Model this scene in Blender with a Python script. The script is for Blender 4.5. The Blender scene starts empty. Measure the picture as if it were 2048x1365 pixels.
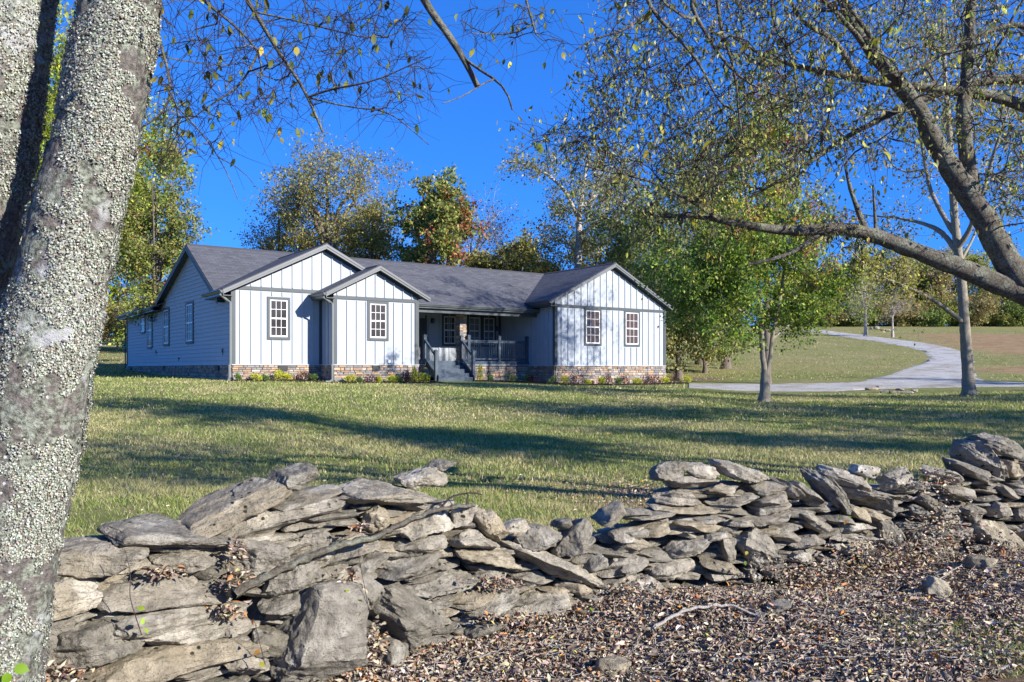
import bpy, math, random
import numpy as np
from mathutils import Vector, Matrix, noise
random.seed(7)
rng = np.random.default_rng(7)
S = bpy.context.scene
COL = S.collection
R = math.radians
EYE = 1.6
FPX = 1645.0
# ------------------------------------------------------------------ camera
cam_d = bpy.data.cameras.new('camera'); cam = bpy.data.objects.new('camera', cam_d); COL.objects.link(cam)
cam.location = (0, 0, EYE); cam.rotation_euler = (R(90), 0, 0)
cam_d.sensor_width = 36; cam_d.lens = FPX/2048*36; cam_d.shift_y = 55.5/2048
cam_d.clip_start = .05; cam_d.clip_end = 3000
S.camera = cam
# ------------------------------------------------------------------ sky, sun, exposure
SUN_TRAVEL = Vector((-.872, .608, -.46)).normalized()
ELEV = math.asin(-SUN_TRAVEL.z); AZ = math.atan2(-SUN_TRAVEL.x, -SUN_TRAVEL.y)
W = bpy.data.worlds.new('World'); S.world = W; W.use_nodes = True
nt = W.node_tree; nt.nodes.clear()
sky = nt.nodes.new('ShaderNodeTexSky'); sky.sky_type = 'NISHITA'; sky.sun_disc = False
sky.sun_elevation = ELEV; sky.sun_rotation = AZ; sky.altitude = 2500; sky.air_density = 1.0; sky.dust_density = .0; sky.ozone_density = 3.5
hs = nt.nodes.new('ShaderNodeHueSaturation'); hs.inputs['Saturation'].default_value = 1.15; hs.inputs['Hue'].default_value = .5
gm = nt.nodes.new('ShaderNodeGamma'); gm.inputs['Gamma'].default_value = .55; tint = nt.nodes.new('ShaderNodeMix'); tint.data_type = 'RGBA'; tint.blend_type = 'MULTIPLY'; tint.inputs[0].default_value = 1; tint.inputs[7].default_value = (.15, .52, 1.26, 1)
bg = nt.nodes.new('ShaderNodeBackground'); bg.inputs['Strength'].default_value = .15
wo = nt.nodes.new('ShaderNodeOutputWorld')
nt.links.new(sky.outputs[0], hs.inputs['Color']); nt.links.new(hs.outputs[0], gm.inputs[0]); nt.links.new(gm.outputs[0], tint.inputs[6]); nt.links.new(tint.outputs[2], bg.inputs[0]); nt.links.new(bg.outputs[0], wo.inputs[0])
sl = bpy.data.lights.new('sun', 'SUN'); sl.energy = 3.7; sl.angle = R(.5); sl.color = (1, .95, .87)
so = bpy.data.objects.new('sun', sl); COL.objects.link(so)
so.rotation_euler = SUN_TRAVEL.to_track_quat('-Z', 'Y').to_euler()
S.view_settings.view_transform = 'Standard'; S.view_settings.look = 'None'
S.view_settings.exposure = 1.36; S.view_settings.gamma = 1
S.render.resolution_x = 1024; S.render.resolution_y = 682

# ------------------------------------------------------------------ helpers
def tag(o, label=None, cat=None, group=None, kind=None):
    if label: o['label'] = label
    if cat: o['category'] = cat
    if group: o['group'] = group
    if kind: o['kind'] = kind
    return o
def empty(name, loc=(0,0,0), rz=0, **k):
    o = bpy.data.objects.new(name, None); COL.objects.link(o); o.location = loc; o.rotation_euler = (0, 0, rz)
    o.empty_display_size = .2
    return tag(o, **k)
def mesh_np(name, V, F, mat=None, parent=None, C=None, UV=None, smooth=False, loc=None):
    """V (n,3); F list of int arrays (m,k); C per vertex colour (n,3); UV per vertex"""
    V = np.asarray(V, np.float32)
    me = bpy.data.meshes.new(name)
    Fs = [np.asarray(f, np.int32) for f in F if len(f)]
    nl = sum(f.size for f in Fs); nf = sum(len(f) for f in Fs)
    me.vertices.add(len(V)); me.vertices.foreach_set('co', V.ravel())
    me.loops.add(nl); me.polygons.add(nf)
    li = np.concatenate([f.ravel() for f in Fs]); me.loops.foreach_set('vertex_index', li)
    tot = np.concatenate([np.full(len(f), f.shape[1], np.int32) for f in Fs])
    st = np.concatenate([[0], np.cumsum(tot)[:-1]]).astype(np.int32)
    me.polygons.foreach_set('loop_start', st)
    me.polygons.foreach_set('loop_total', tot)
    if smooth: me.polygons.foreach_set('use_smooth', np.ones(nf, bool))
    me.update(calc_edges=True)
    if C is not None:
        a = me.color_attributes.new('Col', 'FLOAT_COLOR', 'POINT')
        a.data.foreach_set('color', np.concatenate([C, np.ones((len(C), 1))], 1).astype(np.float32).ravel())
    if UV is not None:
        u = me.uv_layers.new(name='UVMap'); u.data.foreach_set('uv', np.asarray(UV, np.float32)[li].ravel())
    if mat: me.materials.append(mat)
    o = bpy.data.objects.new(name, me); COL.objects.link(o)
    if parent: o.parent = parent
    if loc is not None: o.location = loc
    return o
class MB:
    def __init__(s, f=None): s.V = []; s.F = []; s.UV = []; s.C = []; s.f = f
    def poly(s, pts, uv=None, c=(1,1,1)):
        i = len(s.V)
        for k, p in enumerate(pts):
            s.V.append(s.f(*p) if s.f else tuple(p)); s.UV.append(uv[k] if uv else (0, 0)); s.C.append(c)
        s.F.append(tuple(range(i, i+len(pts))))
    def box(s, x0, x1, y0, y1, z0, z1, c=(1,1,1)):
        q = [(x0,y0,z0),(x1,y0,z0),(x1,y1,z0),(x0,y1,z0),(x0,y0,z1),(x1,y0,z1),(x1,y1,z1),(x0,y1,z1)]
        i = len(s.V)
        for p in q: s.V.append(s.f(*p) if s.f else p); s.UV.append((0,0)); s.C.append(c)
        for f in ((0,3,2,1),(4,5,6,7),(0,1,5,4),(1,2,6,5),(2,3,7,6),(3,0,4,7)): s.F.append(tuple(i+k for k in f))
    def hexa(s, q, c=(1,1,1)):
        i = len(s.V)
        for p in q: s.V.append(s.f(*p) if s.f else tuple(p)); s.UV.append((0,0)); s.C.append(c)
        for f in ((0,3,2,1),(4,5,6,7),(0,1,5,4),(1,2,6,5),(2,3,7,6),(3,0,4,7)): s.F.append(tuple(i+k for k in f))
    def beam(s, p, q, w, h, up=(0,0,1), c=(1,1,1)):
        p = Vector(p); q = Vector(q); d = (q-p).normalized(); up = Vector(up); r = d.cross(up).normalized()*w/2; n = r.cross(d).normalized()*h/2
        s.hexa([p-r-n, p+r-n, p+r+n, p-r+n, q-r-n, q+r-n, q+r+n, q-r+n], c)
    def prism(s, pts, d, c=(1,1,1)):
        """polygon pts extruded by vector d"""
        d = Vector(d); a = [Vector(p) for p in pts]; b = [p+d for p in a]
        s.poly(a, c=c); s.poly(b[::-1], c=c)
        for k in range(len(a)):
            j = (k+1) % len(a); s.poly([a[k], b[k], b[j], a[j]], c=c)
    def tube(s, pts, rad, k=8, c=(1,1,1), cap=True):
        pts = [Vector(p) for p in pts]; i0 = len(s.V)
        if not hasattr(rad, '__len__'): rad = [rad]*len(pts)
        for n, p in enumerate(pts):
            d = (pts[min(n+1, len(pts)-1)]-pts[max(n-1, 0)]).normalized()
            a = d.orthogonal().normalized() if abs(d.z) > .9 else d.cross(Vector((0,0,1))).normalized(); b = d.cross(a)
            for j in range(k):
                t = 2*math.pi*j/k; v = p+(a*math.cos(t)+b*math.sin(t))*rad[n]
                s.V.append(s.f(*v) if s.f else tuple(v)); s.UV.append((j/k, n)); s.C.append(c)
        for n in range(len(pts)-1):
            for j in range(k):
                j2 = (j+1) % k; s.F.append((i0+n*k+j, i0+n*k+j2, i0+(n+1)*k+j2, i0+(n+1)*k+j))
        if cap:
            s.F.append(tuple(i0+j for j in range(k))[::-1]); s.F.append(tuple(i0+(len(pts)-1)*k+j for j in range(k)))
    def build(s, name, mat, parent=None, smooth=False, col=False, uv=False, recalc=True, bevel=0):
        me = bpy.data.meshes.new(name); me.from_pydata([tuple(v) for v in s.V], [], s.F)
        if uv:
            u = me.uv_layers.new(name='UVMap'); li = np.empty(len(me.loops), np.int32); me.loops.foreach_get('vertex_index', li)
            u.data.foreach_set('uv', np.array(s.UV, np.float32)[li].ravel())
        if col:
            a = me.color_attributes.new('Col', 'FLOAT_COLOR', 'POINT')
            a.data.foreach_set('color', np.concatenate([np.array(s.C, np.float32), np.ones((len(s.C), 1), np.float32)], 1).ravel())
        if recalc:
            import bmesh
            bm = bmesh.new(); bm.from_mesh(me); bmesh.ops.recalc_face_normals(bm, faces=bm.faces); bm.to_mesh(me); bm.free()
        if smooth: me.polygons.foreach_set('use_smooth', [True]*len(me.polygons))
        me.materials.append(mat)
        o = bpy.data.objects.new(name, me); COL.objects.link(o)
        if parent: o.parent = parent
        return o
def P(px, py, Y):
    return Vector(((px-1024)/FPX*Y, Y, EYE+(738-py)/FPX*Y))

# ------------------------------------------------------------------ materials
class M:
    def __init__(s, name, rough=.8, spec=.3):
        s.m = bpy.data.materials.new(name); s.m.use_nodes = True; s.t = s.m.node_tree
        s.b = s.t.nodes['Principled BSDF']; s.b.inputs['Roughness'].default_value = rough
        s.b.inputs['Specular IOR Level'].default_value = spec
        s.tc = s.t.nodes.new('ShaderNodeTexCoord')
    def n(s, typ, ins=None, **kw):
        n = s.t.nodes.new(typ)
        for k, v in kw.items(): setattr(n, k, v)
        for k, v in (ins or {}).items(): s.set(n.inputs[k], v)
        return n
    def set(s, inp, v):
        if hasattr(v, 'is_linked') or isinstance(v, bpy.types.NodeSocket): s.t.links.new(v, inp)
        elif isinstance(v, tuple) and len(v) == 3 and inp.type == 'RGBA': inp.default_value = (*v, 1)
        else: inp.default_value = v
    def noise(s, scale, detail=4, rough=.6, vec=None, dist=0):
        n = s.n('ShaderNodeTexNoise', {'Scale': scale, 'Detail': detail, 'Roughness': rough, 'Distortion': dist})
        s.t.links.new(vec or s.tc.outputs['Object'], n.inputs['Vector']); return n.outputs['Fac']
    def vor(s, scale, feature='F1', out='Distance', vec=None, rand=1):
        n = s.n('ShaderNodeTexVoronoi', {'Scale': scale, 'Randomness': rand}, feature=feature)
        s.t.links.new(vec or s.tc.outputs['Object'], n.inputs['Vector']); return n.outputs[out]
    def map(s, scale=(1,1,1), src='Object', rot=(0,0,0)):
        n = s.n('ShaderNodeMapping'); n.inputs['Scale'].default_value = scale; n.inputs['Rotation'].default_value = rot
        s.t.links.new(s.tc.outputs[src], n.inputs['Vector']); return n.outputs[0]
    def ramp(s, fac, stops, interp='LINEAR'):
        n = s.n('ShaderNodeValToRGB'); n.color_ramp.interpolation = interp; e = n.color_ramp.elements
        while len(e) < len(stops): e.new(.5)
        for k, (p, c) in enumerate(stops): e[k].position = p; e[k].color = (*c, 1) if isinstance(c, tuple) else (c, c, c, 1)
        s.t.links.new(fac, n.inputs[0]); return n.outputs[0]
    def mix(s, f, a, b, mode='MIX'):
        n = s.n('ShaderNodeMix', data_type='RGBA', blend_type=mode)
        s.set(n.inputs[0], f); s.set(n.inputs[6], a); s.set(n.inputs[7], b); return n.outputs[2]
    def math(s, op, a, b=0.):
        n = s.n('ShaderNodeMath', operation=op); s.set(n.inputs[0], a); s.set(n.inputs[1], b); return n.outputs[0]
    def attr(s, name='Col'):
        n = s.n('ShaderNodeAttribute', attribute_name=name); return n.outputs['Color']
    def color(s, c): s.set(s.b.inputs['Base Color'], c); s.col = c; return s
    def bump(s, h, dist=.01, strength=1):
        n = s.n('ShaderNodeBump', {'Strength': strength, 'Distance': dist, 'Height': h}); 
        if s.b.inputs['Normal'].is_linked: s.t.links.new(s.b.inputs['Normal'].links[0].from_socket, n.inputs['Normal'])
        s.t.links.new(n.outputs[0], s.b.inputs['Normal']); return s
def leafmat(name, tr=.42, rough=.55):
    m = M(name, rough, .3); c = m.attr(); m.color(c)
    t = m.n('ShaderNodeBsdfTranslucent', {'Color': c}); x = m.n('ShaderNodeMixShader', {0: tr})
    out = m.t.nodes['Material Output']
    m.t.links.new(m.b.outputs[0], x.inputs[1]); m.t.links.new(t.outputs[0], x.inputs[2]); m.t.links.new(x.outputs[0], out.inputs['Surface'])
    return m.m
LEAF = leafmat('leaf'); 
GRASS = leafmat('grass_blade', .3, .6)
def m_litter():
    m = M('dry_leaf', .75, .25); m.color(m.attr()); return m.m
LITTER = m_litter()
def m_bark(name, a, b, sc=6):
    m = M(name, .9, .15); v = m.map((1, 1, .35)); n1 = m.noise(sc*3, 6, .7, v); n2 = m.noise(sc*.5, 3)
    m.color(m.mix(n2, m.ramp(n1, [(.3, a), (.7, b)]), tuple(x*1.25 for x in b))); m.bump(m.noise(sc*5, 5, .7, v), .03); return m.m
BARK = m_bark('grey_bark', (.09, .075, .06), (.30, .26, .22))
BARK_D = m_bark('brown_bark', (.05, .04, .035), (.16, .13, .11))
BARK_L = m_bark('pale_bark', (.20, .18, .15), (.42, .38, .33))
BARK_P = m_bark('pale_lichened_bark', (.075, .063, .048), (.30, .265, .205), 8)
TWIG = m_bark('twig_bark', (.03, .022, .025), (.09, .07, .07), 20)
def m_lich_bark():
    m = M('lichened_bark', .95, .1)
    big = m.noise(3.2, 3, .5); mid = m.noise(14, 5, .65); fine = m.noise(60, 6, .7)
    c = m.ramp(fine, [(.3, (.055, .046, .04)), (.55, (.185, .165, .145)), (.75, (.32, .295, .265))])
    wh = m.ramp(big, [(.58, 0.), (.61, 1.)]); c = m.mix(wh, c, m.ramp(mid, [(.3, (.33, .33, .33)), (.7, (.56, .56, .56))]))
    sp = m.ramp(m.vor(38), [(.16, 1.), (.22, 0.)]); sp2 = m.math('MULTIPLY', sp, m.ramp(m.noise(6, 3), [(.5, 0.), (.55, 1.)]))
    c = m.mix(sp2, c, (.62, .64, .58))
    li = m.ramp(mid, [(.48, 0.), (.54, 1.)]); c = m.mix(m.math('MULTIPLY', li, .85), c, m.ramp(fine, [(.38, (.06, .06, .045)), (.6, (.34, .37, .29))]))
    m.color(c); m.bump(fine, .012); m.bump(m.noise(180, 3), .004); return m.m
LBARK = m_lich_bark()
def m_limb():
    m = M('mossy_limb_bark', .95, .1); fine = m.noise(50, 6, .7); mid = m.noise(9, 4)
    c = m.ramp(fine, [(.3, (.045, .038, .03)), (.6, (.16, .14, .11))]); li = m.ramp(mid, [(.45, 0.), (.6, 1.)])
    c = m.mix(m.math('MULTIPLY', li, .7), c, m.ramp(fine, [(.35, (.09, .095, .06)), (.65, (.33, .34, .27))])); m.color(c); m.bump(fine, .02); return m.m
LIMB = m_limb()
LICHEN = M('lichen', .95, .05); LICHEN.color(LICHEN.attr()); LICHEN = LICHEN.m
def flat(name, c, rough=.6, var=.12, spec=.3, bump=0):
    m = M(name, rough, spec); n = m.noise(1.7, 5, .65); lo = tuple(x*(1-var) for x in c); hi = tuple(min(1, x*(1+var)) for x in c)
    m.color(m.ramp(n, [(.3, lo), (.7, hi)])); 
    if bump: m.bump(m.noise(60, 3), bump)
    return m.m
SIDING = flat('white_siding', (.35, .385, .425), .55, .05, bump=.002)
TRIM = flat('grey_trim', (.062, .074, .082), .5, .08)
RAKE = flat('pale_rake_board', (.135, .143, .15), .4, .06)
GUTTER = flat('gutter_metal', (.085, .095, .10), .3, .08, .5)
SPOUT = flat('downspout_metal', (.18, .195, .19), .3, .05, .5)
SASH = flat('white_vinyl', (.78, .79, .78), .35, .03)
DECK = flat('slate_blue_paint', (.06, .085, .115), .5, .15, bump=.003)
VENT = flat('black_vent', (.03, .032, .035), .5, .2)
LAMPM = flat('black_lamp', (.02, .02, .02), .4, .1)
def m_glass(name, c1, c2, sc=.7):
    m = M(name, .10, .12); m.b.inputs['IOR'].default_value = 1.28; w = m.noise(sc, 3, .5); m.color(m.ramp(w, [(.35, c1), (.65, c2)])); m.bump(m.noise(1.5, 2), .01, .25); return m.m
GLASS = m_glass('window_glass', (.035, .032, .034), (.085, .08, .085))
def m_blind():
    m = M('window_with_wood_blind', .12, .5); s_ = m.n('ShaderNodeSeparateXYZ'); m.t.links.new(m.tc.outputs['Object'], s_.inputs[0])
    w = m.n('ShaderNodeTexWave', {'Scale': 9., 'Distortion': .6}, bands_direction='X'); m.t.links.new(m.map((1, 1, .1)), w.inputs['Vector'])
    m.color(m.mix(m.noise(1.2, 2), m.ramp(w.outputs['Fac'], [(.2, (.045, .022, .012)), (.7, (.125, .066, .034))]), (.07, .055, .045))); return m.m
BLIND = m_blind()
def m_pale_pane():
    m = M('window_with_pale_curtain', .1, .12); m.color(m.ramp(m.noise(.8, 3), [(.4, (.10, .12, .15)), (.6, (.22, .25, .30))])); return m.m
PALE = m_pale_pane()
def m_shingle():
    m = M('asphalt_shingle', .9, .2); uv = m.tc.outputs['UV']
    br = m.n('ShaderNodeTexBrick', {'Color1': (.040, .043, .052), 'Color2': (.128, .13, .145), 'Mortar': (.03, .031, .035), 'Scale': 1., 'Mortar Size': .018, 'Mortar Smooth': .2, 'Bias': 0., 'Brick Width': .36, 'Row Height': .15}); m.t.links.new(uv, br.inputs['Vector'])
    br.offset = .37; br.squash = 1
    n = m.n('ShaderNodeTexNoise', {'Scale': 1.2, 'Detail': 4.}); m.t.links.new(uv, n.inputs['Vector'])
    n2 = m.n('ShaderNodeTexNoise', {'Scale': 30., 'Detail': 4.}); m.t.links.new(uv, n2.inputs['Vector'])
    c = m.mix(.3, br.outputs['Color'], m.ramp(n2.outputs['Fac'], [(.3, (.07, .07, .078)), (.7, (.17, .17, .18))]))
    m.color(m.mix(m.math('MULTIPLY', n.outputs['Fac'], .5), c, (.105, .105, .115))); m.bump(br.outputs['Fac'], .02, -1); return m.m
SHINGLE = m_shingle()
def m_colstone(name='ledge_stone'):
    m = M(name, .85, .2); c = m.attr(); n = m.noise(9, 5, .7); m.color(m.mix(.55, c, m.mix(1., c, m.ramp(n, [(.25, .35), (.75, 1.3)]), 'MULTIPLY'))); m.bump(m.noise(20, 5, .7), .02); return m.m
LEDGE = m_colstone()
def m_rock():
    m = M('limestone', .95, .12)
    oi = m.n('ShaderNodeObjectInfo').outputs['Random']; of = m.n('ShaderNodeVectorMath', operation='ADD'); cb = m.n('ShaderNodeCombineXYZ', {0: m.math('MULTIPLY', oi, 37.), 1: m.math('MULTIPLY', oi, 91.), 2: 0.})
    m.t.links.new(m.tc.outputs['Object'], of.inputs[0]); m.t.links.new(cb.outputs[0], of.inputs[1]); OV = of.outputs[0]
    class TCX: outputs = {'Object': OV}
    m.tc = TCX
    big = m.noise(2.6, 4, .6); mid = m.noise(11, 6, .68); fine = m.noise(70, 5, .7)
    c = m.ramp(mid, [(.26, (.09, .084, .075)), (.40, (.21, .20, .18)), (.56, (.30, .285, .26)), (.76, (.46, .44, .40))])
    c = m.mix(m.ramp(big, [(.55, 0.), (.75, .4)]), c, m.ramp(fine, [(.3, (.22, .18, .11)), (.7, (.38, .33, .22))]))
    c = m.mix(m.math('MULTIPLY', m.ramp(m.noise(4.5, 5, .6), [(.56, 0.), (.64, 1.)]), .55), c, (.56, .55, .52))
    at = m.attr(); c = m.mix(1., m.mix(1., c, at, 'MULTIPLY'), (1.08, 1.045, .97), 'MULTIPLY')
    # black moss cushions, mostly in patches
    vo = m.vor(26); mo = m.math('MULTIPLY', m.ramp(vo, [(.22, 1.), (.30, 0.)]), m.ramp(m.noise(3.1, 3), [(.58, 0.), (.62, 1.)]))
    c = m.mix(mo, c, m.ramp(fine, [(.4, (.018, .017, .012)), (.7, (.07, .065, .04))]))
    # pits
    pit = m.ramp(m.vor(85, vec=None), [(.1, 0.), (.3, 1.)]); pm = m.ramp(m.noise(5, 3), [(.45, 0.), (.6, 1.)])
    m.color(c)
    m.bump(mid, .05, 1.); m.bump(fine, .008, .9); m.bump(m.math('MAXIMUM', pit, m.math('SUBTRACT', 1., pm)), .008, .9)
    cr = m.n('ShaderNodeTexNoise', {'Scale': 3., 'Detail': 6., 'Roughness': .6, 'Distortion': .4}); m.t.links.new(m.map((2, 2, 12)), cr.inputs['Vector'])
    m.bump(cr.outputs['Fac'], .015, .7)
    return m.m
ROCK = m_rock()
def m_ground():
    m = M('lawn_and_soil', .95, .1)
    p = m.n('ShaderNodeNewGeometry').outputs['Position']
    a = m.n('ShaderNodeAttribute', attribute_name='Col'); s_ = m.n('ShaderNodeSeparateColor'); m.t.links.new(a.outputs['Color'], s_.inputs[0])
    patch = m.noise(.22, 5, .65, p); mid = m.noise(1.6, 6, .7, p); fine = m.noise(22, 6, .75, p)
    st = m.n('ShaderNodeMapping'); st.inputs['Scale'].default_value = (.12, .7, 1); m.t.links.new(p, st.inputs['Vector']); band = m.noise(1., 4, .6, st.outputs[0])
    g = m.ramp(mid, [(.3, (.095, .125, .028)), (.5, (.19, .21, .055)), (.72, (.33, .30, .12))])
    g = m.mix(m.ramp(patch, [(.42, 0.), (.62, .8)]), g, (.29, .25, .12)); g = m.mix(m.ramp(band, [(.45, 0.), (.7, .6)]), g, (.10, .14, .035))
    g = m.mix(m.math('MULTIPLY', s_.outputs[2], m.ramp(m.noise(.35, 5, .65, p), [(.3, .35), (.65, 1.)])), g, (.36, .29, .13)); g = m.mix(m.ramp(fine, [(.3, .5), (.5, 0.)]), g, (.05, .055, .02)); g = m.mix(m.ramp(fine, [(.55, 0.), (.75, .5)]), g, (.30, .29, .13))
    dirt = m.ramp(m.noise(.8, 6, .7, p), [(.3, (.20, .13, .06)), (.55, (.34, .225, .115)), (.75, (.42, .31, .18))])
    dm = m.math('ADD', s_.outputs[0], m.math('MULTIPLY', m.math('SUBTRACT', m.noise(.5, 5, .7, p), .5), 1.2)); g = m.mix(m.ramp(dm, [(.35, 0.), (.75, 1.)]), g, dirt)
    lit = m.ramp(fine, [(.3, (.07, .045, .03)), (.5, (.19, .13, .09)), (.7, (.36, .27, .20))])
    lm = m.math('ADD', s_.outputs[1], m.math('MULTIPLY', m.math('SUBTRACT', m.noise(2.2, 5, .7, p), .5), 1.)); g = m.mix(m.ramp(lm, [(.45, 0.), (.6, 1.)]), g, lit)
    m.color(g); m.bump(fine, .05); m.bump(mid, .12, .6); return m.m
GROUND = m_ground()
def m_gravel():
    m = M('gravel', .95, .15); p = m.n('ShaderNodeNewGeometry').outputs['Position']
    f = m.noise(18, 6, .8, p); b = m.noise(.6, 5, .7, p); c = m.ramp(f, [(.3, (.20, .19, .175)), (.5, (.45, .435, .40)), (.7, (.66, .64, .59))])
    m.color(m.mix(m.ramp(b, [(.45, 0.), (.62, .75)]), c, (.27, .23, .17))); m.bump(f, .06); return m.m
GRAVEL = m_gravel()
def m_mulch():
    m = M('mulch', .98, .05); f = m.noise(16, 6, .8); m.color(m.ramp(f, [(.35, (.012, .010, .010)), (.6, (.05, .038, .036)), (.8, (.11, .09, .085))])); m.bump(f, .06); return m.m
MULCH = m_mulch()
# ------------------------------------------------------------------ terrain
PX = np.array([-700, 250, 455, 900, 1330, 1560, 1800, 2048, 3200.])
YK = np.array([0, 8, 14, 20, 28, 33, 40, 47, 55, 70, 90, 120, 150, 220, 800.])
ZT = np.array([
 [-1.6,-1.6,-1.42,-1.10,-.60,-.43,-.30,-.10, .3,1.5,2.6,4.2,6.0,8.0,18],
 [-1.6,-1.6,-1.42,-1.10,-.60,-.43,-.28,-.15, .1,1.2,2.6,4.2,6.0,8.0,18],
 [-1.6,-1.6,-1.42,-1.10,-.60,-.43,-.38,-.30,-.1,1.2,2.6,4.4,6.0,8.0,18],
 [-1.6,-1.6,-1.48,-1.25,-.80,-.64,-.58,-.55,-.4, .8,2.4,4.6,7.2,9.0,18],
 [-1.6,-1.6,-1.50,-1.30,-1.00,-.92,-.88,-.83,-.35,.8,2.6,5.2,8.0,9.4,18],
 [-1.6,-1.6,-1.50,-1.32,-1.06,-1.06,-1.00,-.80,-.40,.85,2.7,5.3,8.0,9.6,18],
 [-1.6,-1.6,-1.50,-1.32,-1.00,-1.04,-1.00,-.85,-.40,.85,2.7,5.3,8.0,9.8,18],
 [-1.6,-1.6,-1.50,-1.30,-.92,-.94,-.94,-.85,-.45,.85,2.7,5.3,8.0,9.8,18],
 [-1.6,-1.6,-1.50,-1.30,-.92,-.94,-.94,-.85,-.45,.85,2.7,5.3,8.0,9.8,18]])
_yd = np.concatenate([np.arange(0, 160, .5), np.arange(160, 801, 10.)])
ZD = np.array([np.interp(_yd, YK, r) for r in ZT])
def _sm(r):
    w = np.array([1, 2, 3, 4, 3, 2, 1.])/16; p = np.pad(r, 3, mode='edge'); return np.convolve(p, w, 'valid')
for k in range(len(ZD)):
    for _ in range(4): ZD[k, :320] = _sm(ZD[k, :320])
def H(X, Y):
    X = np.asarray(X, float); Y = np.asarray(Y, float); sh = np.broadcast(X, Y).shape
    X = np.broadcast_to(X, sh).ravel(); Y = np.broadcast_to(Y, sh).ravel()
    a = np.clip(X/np.maximum(Y, 1.)*FPX+1024, PX[0], PX[-1]); k = np.clip(np.searchsorted(PX, a)-1, 0, len(PX)-2)
    t = (a-PX[k])/(PX[k+1]-PX[k]); t = t*t*(3-2*t)
    yy = np.clip(Y, 0, 800); z = np.empty(len(yy))
    for j in range(len(PX)-1):
        m = k == j
        if m.any(): z[m] = np.interp(yy[m], _yd, ZD[j])*(1-t[m])+np.interp(yy[m], _yd, ZD[j+1])*t[m]
    z = z+.05*np.sin(X*.31+1)*np.sin(Y*.27)*np.clip((Y-10)/10, 0, 1)*np.clip((60-Y)/20, .0, 1)
    z = z+.02*np.sin(X*1.9+.4)*np.sin(Y*2.3+1)
    # litter banked against the wall on the right
    z = z+.13*np.exp(-((X-4.2)/1.3)**2-((Y-6.3)/.55)**2)+.10*np.exp(-((X-1.6)/1.6)**2-((Y-5.3)/.4)**2)
    return (z+EYE).reshape(sh)
def Hs(x, y): return float(H(np.array([x]), np.array([y]))[0])
def G(px, py, y0=3., y1=170.):
    """where the sight line of a photo point meets the ground"""
    Y = np.concatenate([np.arange(y0, 30, .05), np.arange(30, y1, .2)]); X = (px-1024)/FPX*Y; d = H(X, Y)-(EYE+(738-py)/FPX*Y)
    i = np.argmax(d > 0)
    if d[i] <= 0: i = len(Y)-1
    return Vector((X[i], Y[i], H(X[i:i+1], Y[i:i+1])[0]))
def graded(L, d0, g): 
    xs = [0]; d = d0
    while xs[-1] < L: xs.append(xs[-1]+d); d *= g
    return np.array(xs)
gx = graded(520, .12, 1.032); gx = np.concatenate([-gx[:0:-1], gx]); gy = graded(780, .12, 1.026); gyb = graded(80, .4, 1.12)
gy = np.concatenate([-gyb[:0:-1], gy]); XX, YY = np.meshgrid(gx, gy); ZZ = H(XX, YY)
V = np.stack([XX, YY, ZZ], -1).reshape(-1, 3); n0, n1 = XX.shape; I = np.arange(n0*n1).reshape(n0, n1)
F = np.stack([I[:-1, :-1], I[:-1, 1:], I[1:, 1:], I[1:, :-1]], -1).reshape(-1, 4)
def wallY(px):   # distance of the dry wall's face along the sight line through photo column px
    return np.interp(px, [-400, 0, 400, 750, 1000, 1350, 1700, 2048, 2500], [2.6, 3.15, 3.72, 4.35, 4.9, 5.6, 6.2, 6.75, 7.4])
def ground_cols(V):
    X, Y = V[:, 0], V[:, 1]; px = X/np.maximum(Y, .5)*FPX+1024; py = 738-(V[:, 2]-EYE)/np.maximum(Y, .5)*FPX
    # bare red soil beside the upper drive
    def el(cx, cy, rx, ry): return np.clip(1.25-np.sqrt(((X-cx)/rx)**2+((Y-cy)/ry)**2), 0, 1)
    a1 = G(1990, 700); a2 = G(1780, 668); a3 = G(2150, 690); a4 = G(2060, 742)
    d = np.maximum.reduce([el(a1.x+6, a1.y, 13, 20), el(a2.x+10, a2.y-8, 16, 12), el(a3.x, a3.y, 20, 22), el(a4.x+2, a4.y, 8, 5)])
    l = np.clip(1.1-np.abs(Y-wallY(px)+.8)/1.7, 0, 1); l = np.where(Y < wallY(px)+.2, np.maximum(l, .85), l)
    for cx, cy, rx, ry in ((G(1290, 985).x, G(1290, 985).y, 1.0, .6), (G(1250, 1010).x, G(1250, 1010).y, .8, .5), (G(300, 893).x, G(300, 893).y, 2.2, .35)): l = np.maximum(l, el(cx, cy, rx, ry)*.8)
    g = G(1940, 787); l = np.maximum(l, el(g.x, g.y-.3, 1.6, 1.2)*.75); g = G(1530, 802); l = np.maximum(l, el(g.x, g.y, 1.0, .8)*.6)
    g = G(1400, 758); l = np.maximum(l, el(g.x, g.y, 4, 3)*.7); f_ = np.clip((Y-46)/16, 0, 1)*.38; return np.stack([d, l, f_], -1)
tag(mesh_np('ground', V, [F], GROUND, C=ground_cols(V), smooth=True), kind='structure')

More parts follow.
